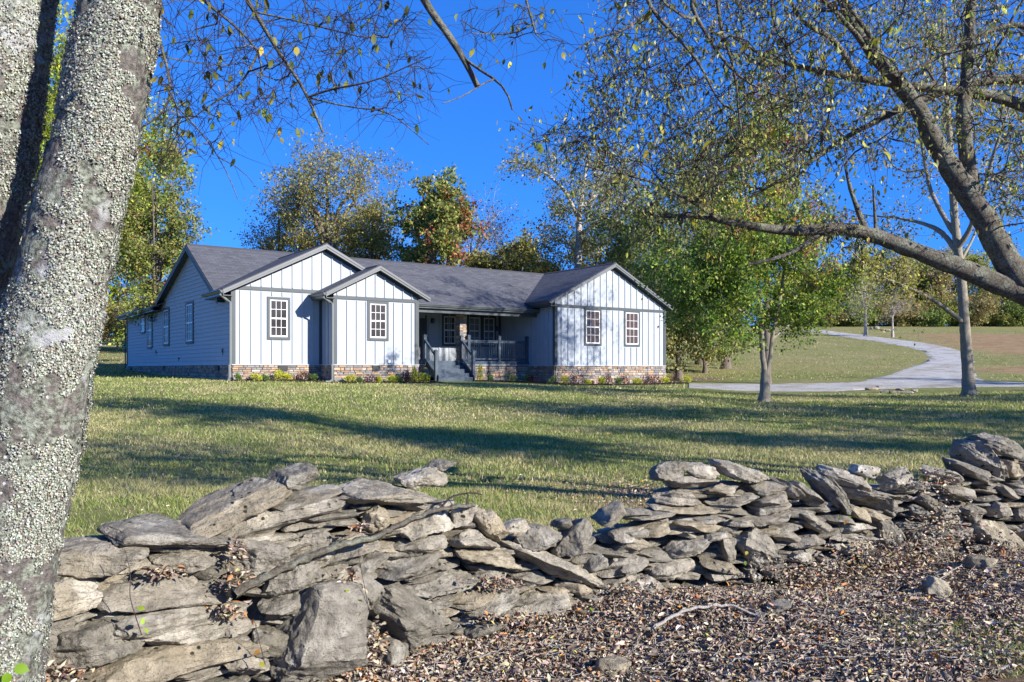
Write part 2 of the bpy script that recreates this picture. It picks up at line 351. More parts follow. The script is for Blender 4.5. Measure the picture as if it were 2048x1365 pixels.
def strip(name, L, Rr, n, mat, off):
    """a sheet between two edge lines, laid on the ground; n cells across"""
    def res(pts, k):
        p = np.array([(q.x, q.y) for q in pts]); s_ = np.concatenate([[0], np.cumsum(np.linalg.norm(np.diff(p, axis=0), axis=1))]); t = np.linspace(0, s_[-1], k)
        q = np.stack([np.interp(t, s_, p[:, 0]), np.interp(t, s_, p[:, 1])], -1)
        for _ in range(3): q[1:-1] = (q[:-2]+2*q[1:-1]+q[2:])/4
        return q
    k = 90; a = res(L, k); b = res(Rr, k); w = np.linspace(0, 1, n+1)[None, :, None]
    q = a[:, None]*(1-w)+b[:, None]*w; q = q.copy()
    j = rng.normal(0, .16, (k, 2)); q[:, 0] += j; q[:, -1] += rng.normal(0, .16, (k, 2))
    z = H(q[..., 0], q[..., 1])+off; z[:, 0] -= off*1.6; z[:, -1] -= off*1.6
    V = np.concatenate([q, z[..., None]], -1).reshape(-1, 3); I = np.arange(k*(n+1)).reshape(k, n+1)
    F = np.stack([I[:-1, :-1], I[:-1, 1:], I[1:, 1:], I[1:, :-1]], -1).reshape(-1, 4)
    return tag(mesh_np(name, V, [F], mat, smooth=True), kind='structure')
gp = lambda l: [G(*p) for p in l]
strip('driveway', gp([(1378,777),(1450,781),(1560,784),(1680,784),(1745,779),(1840,777),(1950,775),(2048,774),(2300,776)]),
      gp([(1378,767),(1450,768),(1560,768),(1680,766),(1740,764),(1840,762),(1950,762),(2048,766),(2300,769)]), 14, GRAVEL, .03)
strip('upper_driveway', gp([(1650,771),(1720,763),(1780,748),(1835,730),(1860,716),(1850,705),(1820,696),(1760,685),(1690,675),(1630,665),(1600,662)]),
      gp([(2020,771),(1965,760),(1948,742),(1950,722),(1932,706),(1905,697),(1860,688),(1800,680),(1730,671),(1655,662),(1620,659.5)]), 14, GRAVEL, .036)

# ------------------------------------------------------------------ house (u along the front, v to the back, z from the top of the stone skirt)
TH = R(35.3); OX, OY = -11.0, 32.3; ZS = .176+EYE        # world height of the stone skirt's top
gz = Hs(OX, OY); house = empty('ranch_house', (OX, OY, gz), TH, label='white board and batten ranch house with grey shingle roof and stone skirt behind the lawn', cat='house')
dz = ZS-gz
def hp(u, v, z=0): return (u, v, z+dz)
def hw(u, v): return (OX+u*math.cos(TH)-v*math.sin(TH), OY+u*math.sin(TH)+v*math.cos(TH))
def hg(u, v): x, y = hw(u, v); return Hs(x, y)-ZS     # ground level in house heights
def HB(): return MB(hp)
RZ = 5.42; RV = 5.86
def mainz(v): return RZ-.548*(RV-v) if v < RV else RZ-.354*(v-RV)
def w1z(u): return 5.05-.5*abs(u-3.8)
def w2z(u): return 4.156-.513*abs(u-5.64)
def w3z(u): return 5.45-.5*abs(u-20.0)
T = .14   # roof thickness above wall tops
# -- walls with battens, facing the front
def batten_wall(name, u0, u1, v, top, z0=0., apex=None, start=.32, step=.427, skip=(), parent=house):
    m = HB(); us = [u0]+([apex] if apex and u0 < apex < u1 else [])+[u1]
    m.poly([(u0, v, z0), (u1, v, z0)]+[(u, v, top(u)-T) for u in us[::-1]])
    u = u0+start
    while u < u1-.1:
        segs = [(z0, top(u)-T-.14)]
        for (a, b, c, d) in skip:
            if a < u < b:
                n = []
                for s0, s1 in segs: n += [(s0, c), (d, s1)] if s0 < c < s1 or s0 < d < s1 else [(s0, s1)]
                segs = n
        for s0, s1 in segs:
            if s1-s0 > .06: m.box(u-.022, u+.022, v-.042, v, s0, s1)
        u += step
    return m.build(name, SIDING, parent)
batten_wall('wall', 0, 7.6, 0, w1z, apex=3.8, skip=[(1.35, 2.4, .98, 2.78), (-1, 9, 2.93, 3.12)])
batten_wall('wall', 3.705, 7.567, -1.26, w2z, apex=5.64, start=.16, skip=[(5.15, 6.22, .98, 2.78), (-1, 9, 2.63, 2.82)])
batten_wall('wall', 16.15, 24.0, 0, lambda u: w3z(u)-.02, apex=20.0, start=.40, step=.44, skip=[(18.0, 19.3, .98, 3.1), (20.8, 22.1, .98, 3.1), (-1, 30, 2.93, 3.12)])
batten_wall('porch_wall', 7.6, 16.15, 4.9, lambda u: 3.4, z0=.0, start=.3, step=.62)
def side_wall(name, u, v0, v1, ztop, sgn, step=.45, z0=0):
    m = HB(); m.poly([(u, v0, z0), (u, v1, z0), (u, v1, ztop), (u, v0, ztop)]); v = v0+.2
    while v < v1-.1: m.box(min(u, u+sgn*.035), max(u, u+sgn*.035), v-.02, v+.02, z0, ztop); v += step
    return m.build(name, SIDING, house)
side_wall('wall', 3.705, -1.26, 0, 2.88, -1, .34)
side_wall('wall', 7.567, -1.26, 4.9, 2.88, 1)
side_wall('wall', 16.15, 0, 4.9, 3.2, -1, .34)
side_wall('wall', 24.0, 0, 11.5, 3.2, 1)
m = HB(); m.poly([(9, 11.5, 0), (24, 11.5, 0), (24, 11.5, 3.2), (9, 11.5, 3.2)]); m.poly([(9, 11.5, 0), (9, 20.9, 0), (9, 20.9, 3), (9, 11.5, 3)])
m.poly([(0, 20.9, 0), (9, 20.9, 0), (9, 20.9, 3.0), (4.3, 20.9, 5.1), (0, 20.9, 3.0)]); m.poly([(24, 0, 3.1), (24, 11.5, 3.1), (24, RV, RZ-.2)]); m.build('back_wall', SIDING, house)
# left end wall: lapped boards up to the gable
m = HB()
def lend(z):
    """extent (v0, v1) of the left wall at height z"""
    if z <= 2.93: return (0, 20.9)
    if z >= RZ-T-.05: return None
    return (max(0.6, RV-(RZ-T-z)/.548), RV+(RZ-T-z)/.354)
z = 0.
while z < RZ-T-.06:
    z2 = min(z+.172, RZ-T-.06); a = lend(z); b = lend(z2)
    if z < 2.93 < z2: b = lend(z2); 
    if a and b:
        m.poly([(-.03, a[0], z), (-.03, a[1], z), (0, b[1] if z >= 2.9 else a[1], z2), (0, b[0] if z >= 2.9 else a[0], z2)])
        m.poly([(-.03, a[0], z), (0, a[0], z), (0, a[1], z), (-.03, a[1], z)])
    z = z2
m.build('lap_siding_wall', SIDING, house)
# -- stone skirt of separate ledge stones
LC = [(.42,.32,.24),(.46,.30,.19),(.34,.31,.29),(.50,.43,.36),(.28,.26,.25),(.44,.36,.29),(.22,.21,.21),(.54,.36,.24),(.38,.27,.19),(.30,.29,.30)]
def skirt(p0, p1, n, name='stone_skirt', top=0.):
    d = math.hypot(p1[0]-p0[0], p1[1]-p0[1]); dx, dy = (p1[0]-p0[0])/d, (p1[1]-p0[1])/d
    m = MB(lambda s, o, z: hp(p0[0]+dx*s+n[0]*o, p0[1]+dy*s+n[1]*o, z))
    bot = min(hg(*p0), hg(*p1), hg((p0[0]+p1[0])/2, (p0[1]+p1[1])/2))-.25
    m.box(0, d, -.15, .02, bot, top-.012, c=(.12,.11,.10)); z = top-.03
    while z > bot:
        h = random.choice((.055, .075, .09, .12)); s = -random.random()*.2
        while s < d:
            l = random.uniform(.12, .42); a, b = max(s+.006, 0), min(s+l-.006, d); hh = h if random.random() < .8 else h*1.0
            if b-a > .03:
                c = random.choice(LC); k = random.uniform(.7, 1.15); o = random.uniform(.035, .075); e = .008
                m.hexa([(a,.0,z-hh+.005),(b,.0,z-hh+.005),(b-e,o,z-hh+.01),(a+e,o,z-hh+.01),(a,.0,z-.005),(b,.0,z-.005),(b-e,o,z-.012),(a+e,o,z-.012)], tuple(x*k for x in c))
            s += l
        z -= h
    m.box(-.03, d+.03, -.01, .085, top-.028, top, c=(.55,.56,.56))
    return m.build(name, LEDGE, house, col=True)
skirt((0, 0), (3.705, 0), (0, -1)); skirt((3.705, 0), (3.705, -1.26), (-1, 0)); skirt((3.705, -1.26), (7.567, -1.26), (0, -1)); skirt((7.567, -1.26), (7.567, 2.2), (1, 0))
skirt((16.15, 0), (24, 0), (0, -1)); skirt((0, 20.9), (0, 0), (-1, 0)); skirt((16.15, 2.2), (16.15, 0), (-1, 0)); skirt((12.0, 2.25), (16.15, 2.25), (0, -1), top=.03); skirt((24, 0), (24, 11.5), (1, 0)); skirt((7.6, 2.25), (9.85, 2.25), (0, -1), top=.03)
# -- roofs
def roof(name, polys, th=.13, mat=SHINGLE):
    m = MB()
    for pts in polys:
        p = [Vector(hp(*q)) for q in pts]; n = (p[1]-p[0]).cross(p[2]-p[0]).normalized()
        if n.z < 0: p = p[::-1]; n = -n
        ex = Vector((0,0,1)).cross(n).normalized(); ey = n.cross(ex); uv = [(q.dot(ex), q.dot(ey)) for q in p]
        m.poly(p, uv=uv); lo = [q-Vector((0,0,th)) for q in p]; m.poly(lo[::-1], uv=uv[::-1])
        for k in range(len(p)):
            j = (k+1) % len(p); m.poly([p[k], lo[k], lo[j], p[j]], uv=[(0,0),(0,.02),(.02,.02),(.02,0)])
    return m.build(name, mat, house, uv=True)
ve = 1.30; ze = mainz(ve)
def vz(z): return RV-(RZ-z)/.548
roof('roof', [[(-.3, .7, mainz(.7)), (-.3, RV, RZ), (24.35, RV, RZ), (24.35, 1.9, mainz(1.9)), (16.16, 1.9, mainz(1.9)), (16.16, ve, ze), (7.58, ve, ze), (7.58, .7, mainz(.7))],
              [(-.3, RV, RZ), (-.3, 11.95, mainz(11.95)), (24.35, 11.95, mainz(11.95)), (24.35, RV, RZ)]], .05)
roof('roof', [[(3.8, -.3, 5.05), (-.44, -.3, w1z(-.44)), (-.44, 2.4, w1z(-.44)), (.6, 2.4, w1z(.6)), (3.8, 5.3, 5.05)], [(3.8, -.3, 5.05), (3.8, 5.3, 5.05), (8.02, 2.0, w1z(8.02)), (8.02, 0, w1z(8.02)), (5.62, 0, w1z(5.62)), (5.62, -.3, w1z(5.62))]], .05)
roof('roof', [[(5.64, -1.56, 4.156), (3.25, -1.56, w2z(3.25)), (3.25, .05, w2z(3.25)), (5.64, .05, 4.156)], [(5.64, -1.56, 4.16), (5.64, .1, 4.16), (8.02, .1, w2z(8.02)+.004), (8.02, -1.56, w2z(8.02)+.004)]], .05)
roof('roof', [[(20, -.3, 5.45), (15.65, -.3, w3z(15.65)), (15.65, 2.2, w3z(15.65)), (20, 6.1, 5.45)], [(20, -.3, 5.45), (20, 6.1, 5.45), (24.35, 6.1, w3z(24.35)), (24.35, -.3, w3z(24.35))]], .05)
roof('roof', [[(-.45, 11.5, 2.98), (-.45, 21.3, 2.98), (4.0, 21.3, 5.35), (4.0, 8, 5.35), (2.2, 8, 4.39)], [(4.0, 8, 5.35), (4.0, 21.3, 5.35), (9.2, 21.3, 2.6), (9.2, 8, 2.6)]], .05)
m = MB()
for a, b in (((-.3, RV, RZ), (24.35, RV, RZ)), ((3.8, -.3, 5.05), (3.8, 5.2, 5.05)), ((20, -.3, 5.45), (20, 5.9, 5.45)), ((5.64, -1.56, 4.156), (5.64, -.25, 4.156)), ((4.0, 12, 5.35), (4.0, 21.3, 5.35))):
    a = Vector(hp(*a)); b = Vector(hp(*b)); d = (b-a).normalized(); s_ = d.cross(Vector((0,0,1)))
    for q in (-1, 1): m.hexa([a+Vector((0,0,-.01)), b+Vector((0,0,-.01)), b+s_*q*.15-Vector((0,0,.085)), a+s_*q*.15-Vector((0,0,.085)), a+Vector((0,0,.03)), b+Vector((0,0,.03)), b+s_*q*.15-Vector((0,0,.05)), a+s_*q*.15-Vector((0,0,.05))])
m.build('ridge_cap', SHINGLE, house)
# soffits and porch ceiling
for q_ in ((7.6, 16.13, 1.32, 4.88, 2.74, 2.78), (-.42, -.02, -.27, 2.35, 2.66, 2.70), (3.28, 3.69, -1.53, -.02, 2.66, 2.70), (15.68, 16.13, -.27, 2.1, 2.98, 3.02), (-.43, -.02, 11.6, 21.2, 2.76, 2.79)): m = HB(); m.box(*q_); m.build('soffit', TRIM, house)
# -- rake boards, frieze boards, bands and corner boards
def gable_trim(uc, half, apexz, slope, v, ov, band, u0, u1):
    z = lambda u: apexz-slope*abs(u-uc); fr = HB(); rk = HB(); vf = v-ov
    for s_ in (-1, 1):
        e = uc+s_*half
        rk.hexa([(uc, vf-.03, apexz-.05-.18), (e, vf-.03, z(e)-.05-.16), (e, vf+.0, z(e)-.05-.16), (uc, vf+.0, apexz-.05-.18), (uc, vf-.03, apexz-.045), (e, vf-.03, z(e)-.045), (e, vf, z(e)-.045), (uc, vf, apexz-.045)])
        rk.hexa([(uc, vf-.055, apexz-.05-.09), (e, vf-.055, z(e)-.05-.08), (e, vf-.03, z(e)-.05-.08), (uc, vf-.03, apexz-.05-.09), (uc, vf-.055, apexz-.04), (e, vf-.055, z(e)-.04), (e, vf-.03, z(e)-.04), (uc, vf-.03, apexz-.04)])
        # sloping soffit behind the rake and frieze on the wall
        ew = min(max(e, u0), u1)
        fr.hexa([(uc, vf, apexz-.19), (e, vf, z(e)-.19), (e, v, z(e)-.19), (uc, v, apexz-.19), (uc, vf, apexz-.16), (e, vf, z(e)-.16), (e, v, z(e)-.16), (uc, v, apexz-.16)])
        fr.hexa([(uc, v-.035, apexz-.30), (ew, v-.035, z(ew)-.30), (ew, v+.01, z(ew)-.30), (uc, v+.01, apexz-.30), (uc, v-.035, apexz-.18), (ew, v-.035, z(ew)-.18), (ew, v+.01, z(ew)-.18), (uc, v+.01, apexz-.18)])
    rk.build('rake_board', RAKE, house); fr.build('frieze_board', TRIM, house)
    b = HB(); b.box(u0-.01, u1+.01, v-.04, v+.001, band-.14, band); b.build('band_board', TRIM, house)
gable_trim(3.8, 4.24, 5.05, .5, 0, .3, 3.10, 0, 7.6)
gable_trim(5.64, 2.39, 4.156, .513, -1.26, .3, 2.81, 3.705, 7.567)
gable_trim(20.0, 4.35, 5.45, .5, 0, .3, 3.10, 16.15, 24)
m = HB()   # rake boards of the left gable end
for (v0, z0, v1, z1) in ((RV, RZ, .9, mainz(.9)), (RV, RZ, 11.95, mainz(11.95))):
    m.hexa([(-.33, v0, z0-.30), (-.33, v1, z1-.28), (-.30, v1, z1-.28), (-.30, v0, z0-.30), (-.33, v0, z0-.045), (-.33, v1, z1-.045), (-.30, v1, z1-.045), (-.30, v0, z0-.045)])
    m.hexa([(-.30, v0, z0-.22), (-.30, v1, z1-.22), (0, v1, z1-.22), (0, v0, z0-.22), (-.30, v0, z0-.19), (-.30, v1, z1-.19), (0, v1, z1-.19), (0, v0, z0-.19)])
m.box(-.04, 0, 0.05, 3.2, 2.80, 2.92); m.build('end_rake_board', TRIM, house)
for (u, v, s_, zt) in ((0, 0, 1, 3.0), (3.705, -1.26, 1, 2.75), (7.567, -1.26, -1, 2.75), (16.15, 0, 1, 3.1), (24, 0, -1, 3.1)):
    m = HB(); m.box(min(u, u+s_*.13), max(u, u+s_*.13), v-.045, v, 0, zt); o = -s_; m.box(min(u, u+o*.045), max(u, u+o*.045), v-.045, v+.11, 0, zt); m.build('corner_board', TRIM, house)
for q_ in ((3.60, 3.70, -.05, 0, 0, 2.7), (-.05, 0, 20.78, 20.93, 0, 2.9), (16.03, 16.14, 4.84, 4.90, 0, 2.75), (11.4, 11.48, 4.85, 4.90, .2, 2.6)): m = HB(); m.box(*q_); m.build('corner_board', TRIM, house)
# -- gutters
def gutter(p, q, out, name='gutter', big=False):
    m = HB(); p = Vector(p); q = Vector(q); o = Vector(out); h = .13
    prof = [(0, -h), (.07, -h), (.10, -.05), (.125, -.035), (.125, 0), (.11, 0), (.11, -.03), (.02, -.03), (0, 0)]
    a = [p+o*x+Vector((0,0,z)) for x, z in prof]; b = [q+o*x+Vector((0,0,z)) for x, z in prof]
    for k in range(len(prof)): j = (k+1) % len(prof); m.poly([a[k], b[k], b[j], a[j]])
    m.poly(a); m.poly(b[::-1])
    m.hexa([p-o*.03+Vector((0,0,-.2)), q-o*.03+Vector((0,0,-.2)), q+Vector((0,0,-.2)), p+Vector((0,0,-.2)), p-o*.03, q-o*.03, q, p]); return m.build(name, GUTTER, house)
gutter((-.44, -.33, 2.90), (-.44, 2.4, 2.90), (-1, 0, 0)); gutter((3.25, -1.58, 2.90), (3.25, -.0, 2.90), (-1, 0, 0))
gutter((7.72, ve, ze-.03), (16.1, ve, ze-.03), (0, -1, 0)); gutter((15.65, -.33, 3.24), (15.65, 2.0, 3.24), (-1, 0, 0)); gutter((-.45, 11.95, 2.95), (-.45, 21.3, 2.95), (-1, 0, 0))
m = HB(); m.box(7.62, 16.12, 1.48, 1.66, 2.5, 2.74); m.build('porch_beam', TRIM, house)
# -- downspouts
def spout(pts, name='downspout', w=.036, mat=SPOUT):
    m = HB(); m.tube(pts, w, 8); return m.build(name, mat, house)
g0 = hg(0, -.2)
spout([(-.5, -.2, 2.80), (-.5, -.2, 2.70), (-.28, -.10, 2.55), (-.08, -.07, 2.42), (-.08, -.07, .02), (-.14, -.15, -.08), (-.14, -.15, g0+.14), (-.2, -.32, g0+.05), (-.28, -.55, g0+.04)], w=.055)
g0 = hg(3.6, -1.5)
spout([(3.2, -1.45, 2.80), (3.2, -1.45, 2.68), (3.42, -1.36, 2.58), (3.63, -1.33, 2.45), (3.63, -1.33, .02), (3.58, -1.42, -.08), (3.58, -1.42, g0+.14), (3.45, -1.5, g0+.05), (3.2, -1.6, g0+.04)], w=.055)
g0 = hg(-.1, 21); spout([(-.5, 21.2, 2.85), (-.5, 21.2, 2.75), (-.1, 21.0, 2.4), (-.1, 21.0, g0+.1), (-.3, 21.1, g0+.04)], mat=TRIM)
spout([(7.8, 1.2, 2.72), (7.8, 1.2, 2.62), (7.62, .6, 2.45), (7.62, .4, 0), (7.62, .4, -.6)], mat=RAKE)
# -- windows
def window(fr, a0, a1, z0, z1, pane=GLASS, name='window', cas=.115, grid=(3, 2), lower=True, parent=house, label=None):
    """fr(a, c, z): a along the wall, c outwards"""
    f = lambda a, c, z: hp(*fr(a, c, z)); m = MB(f)
    m.box(a0, a0+cas, -.01, .035, z0, z1); m.box(a1-cas, a1, -.01, .035, z0, z1); m.box(a0+cas, a1-cas, -.01, .035, z1-cas, z1); m.box(a0+cas, a1-cas, -.01, .045, z0, z0+cas)
    w = m.build(name, TRIM, parent)
    if label: w['label'] = label
    b0, b1, y0, y1 = a0+cas, a1-cas, z0+cas, z1-cas; zm = (y0+y1)/2; s_ = MB(f); t = .045
    s_.box(b0, b0+t, -.01, .028, y0, y1); s_.box(b1-t, b1, -.01, .028, y0, y1); s_.box(b0+t, b1-t, -.01, .028, y1-t, y1); s_.box(b0+t, b1-t, -.01, .03, y0, y0+t*1.3); s_.box(b0+t, b1-t, -.01, .026, zm-.03, zm+.03)
    s_.build('sash', SASH, w)
    g = MB(f)
    for (c0, c1, on) in ((y0+t*1.3, zm-.03, lower), (zm+.03, y1-t, True)):
        if not on: continue
        for k in range(1, grid[0]): x = b0+t+(b1-b0-2*t)*k/grid[0]; g.box(x-.009, x+.009, .0, .012, c0, c1)
        for k in range(1, grid[1]): y = c0+(c1-c0)*k/grid[1]; g.box(b0+t, b1-t, .001, .011, y-.009, y+.009)
    g.build('glazing_bars', SASH, w)
    p = MB(f); p.box(b0+t*.5, b1-t*.5, -.02, .004, y0+t*.5, y1-t*.5); p.build('pane', pane, w); return w
front = lambda v: (lambda a, c, z: (a, v-c, z)); left = lambda a, c, z: (-c-.024, a, z)
window(front(0), 1.394, 2.348, 1.0, 2.73); window(front(-1.26), 5.20, 6.17, 1.0, 2.66)
window(front(0), 18.07, 19.25, 1.03, 2.98, BLIND, label='window with brown wooden blinds'); window(front(0), 20.87, 22.04, 1.03, 2.98, BLIND, label='window with brown wooden blinds')
window(front(4.9), 12.41, 13.34, 1.03, 2.72, GLASS); window(front(4.9), 13.98, 14.93, 1.03, 2.72, PALE, grid=(2, 2)); window(front(4.9), 14.93, 15.85, 1.03, 2.72, PALE, grid=(2, 2))
window(left, 5.65, 6.95, .96, 2.87); window(left, 10.2, 11.45, .96, 2.87); window(left, 14.0, 15.2, .90, 2.87); window(left, 15.75, 16.95, 1.77, 2.87, PALE, cas=.1, grid=(2, 1))
# door on the porch
m = MB(lambda a, c, z: hp(a, 4.9-c, z)); m.box(10.3, 10.42, -.01, .04, .2, 2.45); m.box(11.28, 11.4, -.01, .04, .2, 2.45); m.box(10.42, 11.28, -.01, .04, 2.33, 2.45); m.box(10.42, 11.28, -.01, .02, .2, .75); m.box(10.42, 10.55, -.01, .02, .75, 2.33); m.box(11.15, 11.28, -.01, .02, .75, 2.33)
dr = m.build('door', TRIM, house); m = MB(lambda a, c, z: hp(a, 4.9-c, z)); m.box(10.55, 11.15, 0, .01, .75, 2.33); m.build('pane', GLASS, dr); m = MB(lambda a, c, z: hp(a, 4.9-c, z)); m.tube([(10.5, .02, 1.15), (10.5, .07, 1.15), (10.58, .07, 1.15)], .015, 6); m.build('handle', SASH, dr)
def lamp(f):
    m = MB(f); m.box(-.05, .05, 0, .02, -.12, .12); m.box(-.012, .012, .02, .14, .06, .085)
    for a, c in ((-.065, .08), (.065, .08), (-.065, .2), (.065, .2)): m.box(a-.006, a+.006, c-.006, c+.006, -.14, .05)
    m.hexa([(-.08,.06,.05),(.08,.06,.05),(.08,.22,.05),(-.08,.22,.05),(-.02,.12,.12),(.02,.12,.12),(.02,.16,.12),(-.02,.16,.12)]); m.box(-.07, .07, .075, .205, -.15, -.14)
    w = m.build('wall_lamp', LAMPM, house); g = MB(f); g.box(-.055, .055, .085, .195, -.135, .045); g.build('glass', PALE, w)
lamp(lambda a, c, z: hp(11.8+a, 4.9-c, 2.35+z)); lamp(lambda a, c, z: hp(-c-.02, 13.55+a, 2.45+z)); lamp(lambda a, c, z: hp(16.0+a-.2, 4.9-c, 2.05+z))
# vents in the skirt and small boxes on the walls
def vent(f):
    m = MB(f); m.box(-.22, .22, .03, .095, -.13, .1); 
    for k in range(5): m.box(-.19, .19, .095, .105, -.11+k*.042, -.085+k*.042)
    m.build('foundation_vent', VENT, house)
vent(lambda a, c, z: hp(2.03+a*.9, -c, z-.13)); vent(lambda a, c, z: hp(5.58+a*.8, -1.26-c, z-.13))
for v in (1.75, 11.3, 19.6): vent(lambda a, c, z: hp(-c, v+a, z-.14))
def small_box(f, w, h, d, name, mat):
    m = MB(f); m.box(-w, w, 0, d, -h, h); m.box(-w*.8, w*.8, d, d+.012, -h*.8, h*.8); m.tube([(0, d*.5, -h), (0, d*.5, -h-.12)], .012, 6); m.build(name, mat, house)
small_box(lambda a, c, z: hp(-c-.01, 1.15+a, .56+z), .05, .08, .05, 'outlet_box', RAKE); small_box(lambda a, c, z: hp(-c-.01, 13.1+a, .72+z), .05, .08, .05, 'outlet_box', RAKE); small_box(lambda a, c, z: hp(6.2+a, -1.26-c, .14+z), .06, .07, .06, 'meter_box', SASH)
small_box(lambda a, c, z: hp(-c-.01, 8.3+a, .33+z), .09, .03, .04, 'hose_tap', VENT)
# -- porch: deck, stairs, rails, stone column
DZ = .2; m = HB(); m.box(7.58, 16.13, 2.2, 4.9, DZ-.04, DZ); m.box(7.58, 16.13, 2.17, 2.2, DZ-.24, DZ+.0); k = 2.33
while k < 4.85: m.box(7.6, 16.12, k, k+.115, DZ, DZ+.012); k += .125
deck = m.build('porch_deck', DECK, house)
m = HB(); gb = hg(11, 1.0); rise = (DZ-gb)/5
for k in range(1, 5):
    zt = DZ-rise*k; v1 = 2.17-(k-1)*.27; m.box(9.95, 11.93, v1-.29, v1, zt-.04, zt); m.box(9.98, 11.9, v1-.02, v1+.0, zt, zt+rise-.04)
m.box(9.98, 11.9, 2.17-4*.27-.02, 2.17-4*.27, gb, gb+rise-.04)
for u in (9.93, 11.93): m.hexa([(u, 2.17, DZ-.3), (u+.04, 2.17, DZ-.3), (u+.04, .98, gb-.05), (u, .98, gb-.05), (u, 2.17, DZ-.01), (u+.04, 2.17, DZ-.01), (u+.04, .98, gb+.25), (u, .98, gb+.25)])
m.build('stairs', DECK, house)
def newel(u, v, z0, z1):
    m = HB(); m.box(u-.07, u+.07, v-.07, v+.07, z0, z1); m.box(u-.095, u+.095, v-.095, v+.095, z1, z1+.03); m.hexa([(u-.08,v-.08,z1+.03),(u+.08,v-.08,z1+.03),(u+.08,v+.08,z1+.03),(u-.08,v+.08,z1+.03),(u-.02,v-.02,z1+.08),(u+.02,v-.02,z1+.08),(u+.02,v+.02,z1+.08),(u-.02,v+.02,z1+.08)]); m.build('newel_post', DECK, house)
for u in (9.9, 12.0): newel(u, 2.28, -.1, 1.42); newel(u, 1.18, gb-.05, .66)
for u in (12.42, 14.28, 16.05): newel(u, 2.28, -.1, 1.46)
def rail(p, q, name='porch_railing'):
    m = HB(); p = Vector(p); q = Vector(q); Zv = Vector((0,0,1)); L = (q-p).length
    m.beam(p+Zv*1.05, q+Zv*1.05, .09, .05); m.beam(p+Zv*.98, q+Zv*.98, .04, .06); m.beam(p+Zv*.12, q+Zv*.12, .05, .07); n = int(L/.125)
    for k in range(1, n): c = p.lerp(q, k/n); m.tube([c+Zv*.14, c+Zv*.35, c+Zv*.42, c+Zv*.75, c+Zv*.82, c+Zv*.97], [.017, .017, .024, .015, .018, .018], 5)
    m.build(name, DECK, house)
rail((12.49, 2.28, DZ), (14.21, 2.28, DZ)); rail((14.35, 2.28, DZ), (15.98, 2.28, DZ))
rail((9.9, 2.21, DZ-.02), (9.9, 1.25, -.55), 'stair_railing'); rail((12.0, 2.21, DZ-.02), (12.0, 1.25, -.55), 'stair_railing'); rail((12.07, 2.28, DZ), (12.35, 2.28, DZ))
m = HB(); z = DZ
while z < 2.55:
    h = random.choice((.06, .09, .12)); z1 = min(z+h, 2.55)
    for (a, b) in ((0, .5), (.5, 1)):
        a = a+.0; c = random.choice(LC); k = random.uniform(.7, 1.15); o = random.uniform(.0, .03); s0 = 12.0+.36*a; s1 = 12.0+.36*(b if b == 1 else b+random.uniform(-.1, .1)*0)
        m.box(s0-o*(a == 0), s1+o*(b == 1), 2.42-o, 2.78+o, z+.004, z1-.004, c=tuple(x*k for x in c))
    z = z1
m.box(12.02, 12.34, 2.44, 2.76, DZ, 2.55, c=(.12,.11,.10)); m.build('stone_column', LEDGE, house, col=True)

# -- planting bed
bedf = [(-.2,-.95),(1.5,-.95),(3.0,-1.4),(3.4,-2.6),(6.0,-2.5),(8.2,-2.3),(9.4,.5),(9.7,1.0)]
def bedstrip(front_, back_):
    f = [Vector(hw(*p)+(0,)) for p in front_]; b = [Vector(hw(*p)+(0,)) for p in back_]; return f, b
f, b = bedstrip([(-.2,-.8),(2.6,-.9),(3.1,-2.2),(6.0,-2.3),(8.4,-2.2),(9.6,.3)], [(-.1,.05),(3.6,.05),(3.65,-1.2),(6,-1.2),(7.7,-1.2),(8.5,2.3)]); strip('mulch_bed', f, b, 6, MULCH, .05)
f, b = bedstrip([(12.1,.9),(14.4,.3),(15.4,-1.0),(20,-1.5),(24.6,-1.5),(25.4,-.8)], [(12.1,2.3),(16,2.3),(16.2,.05),(20,.05),(24,.05),(24.6,.6)]); strip('mulch_bed', f, b, 6, MULCH, .05)
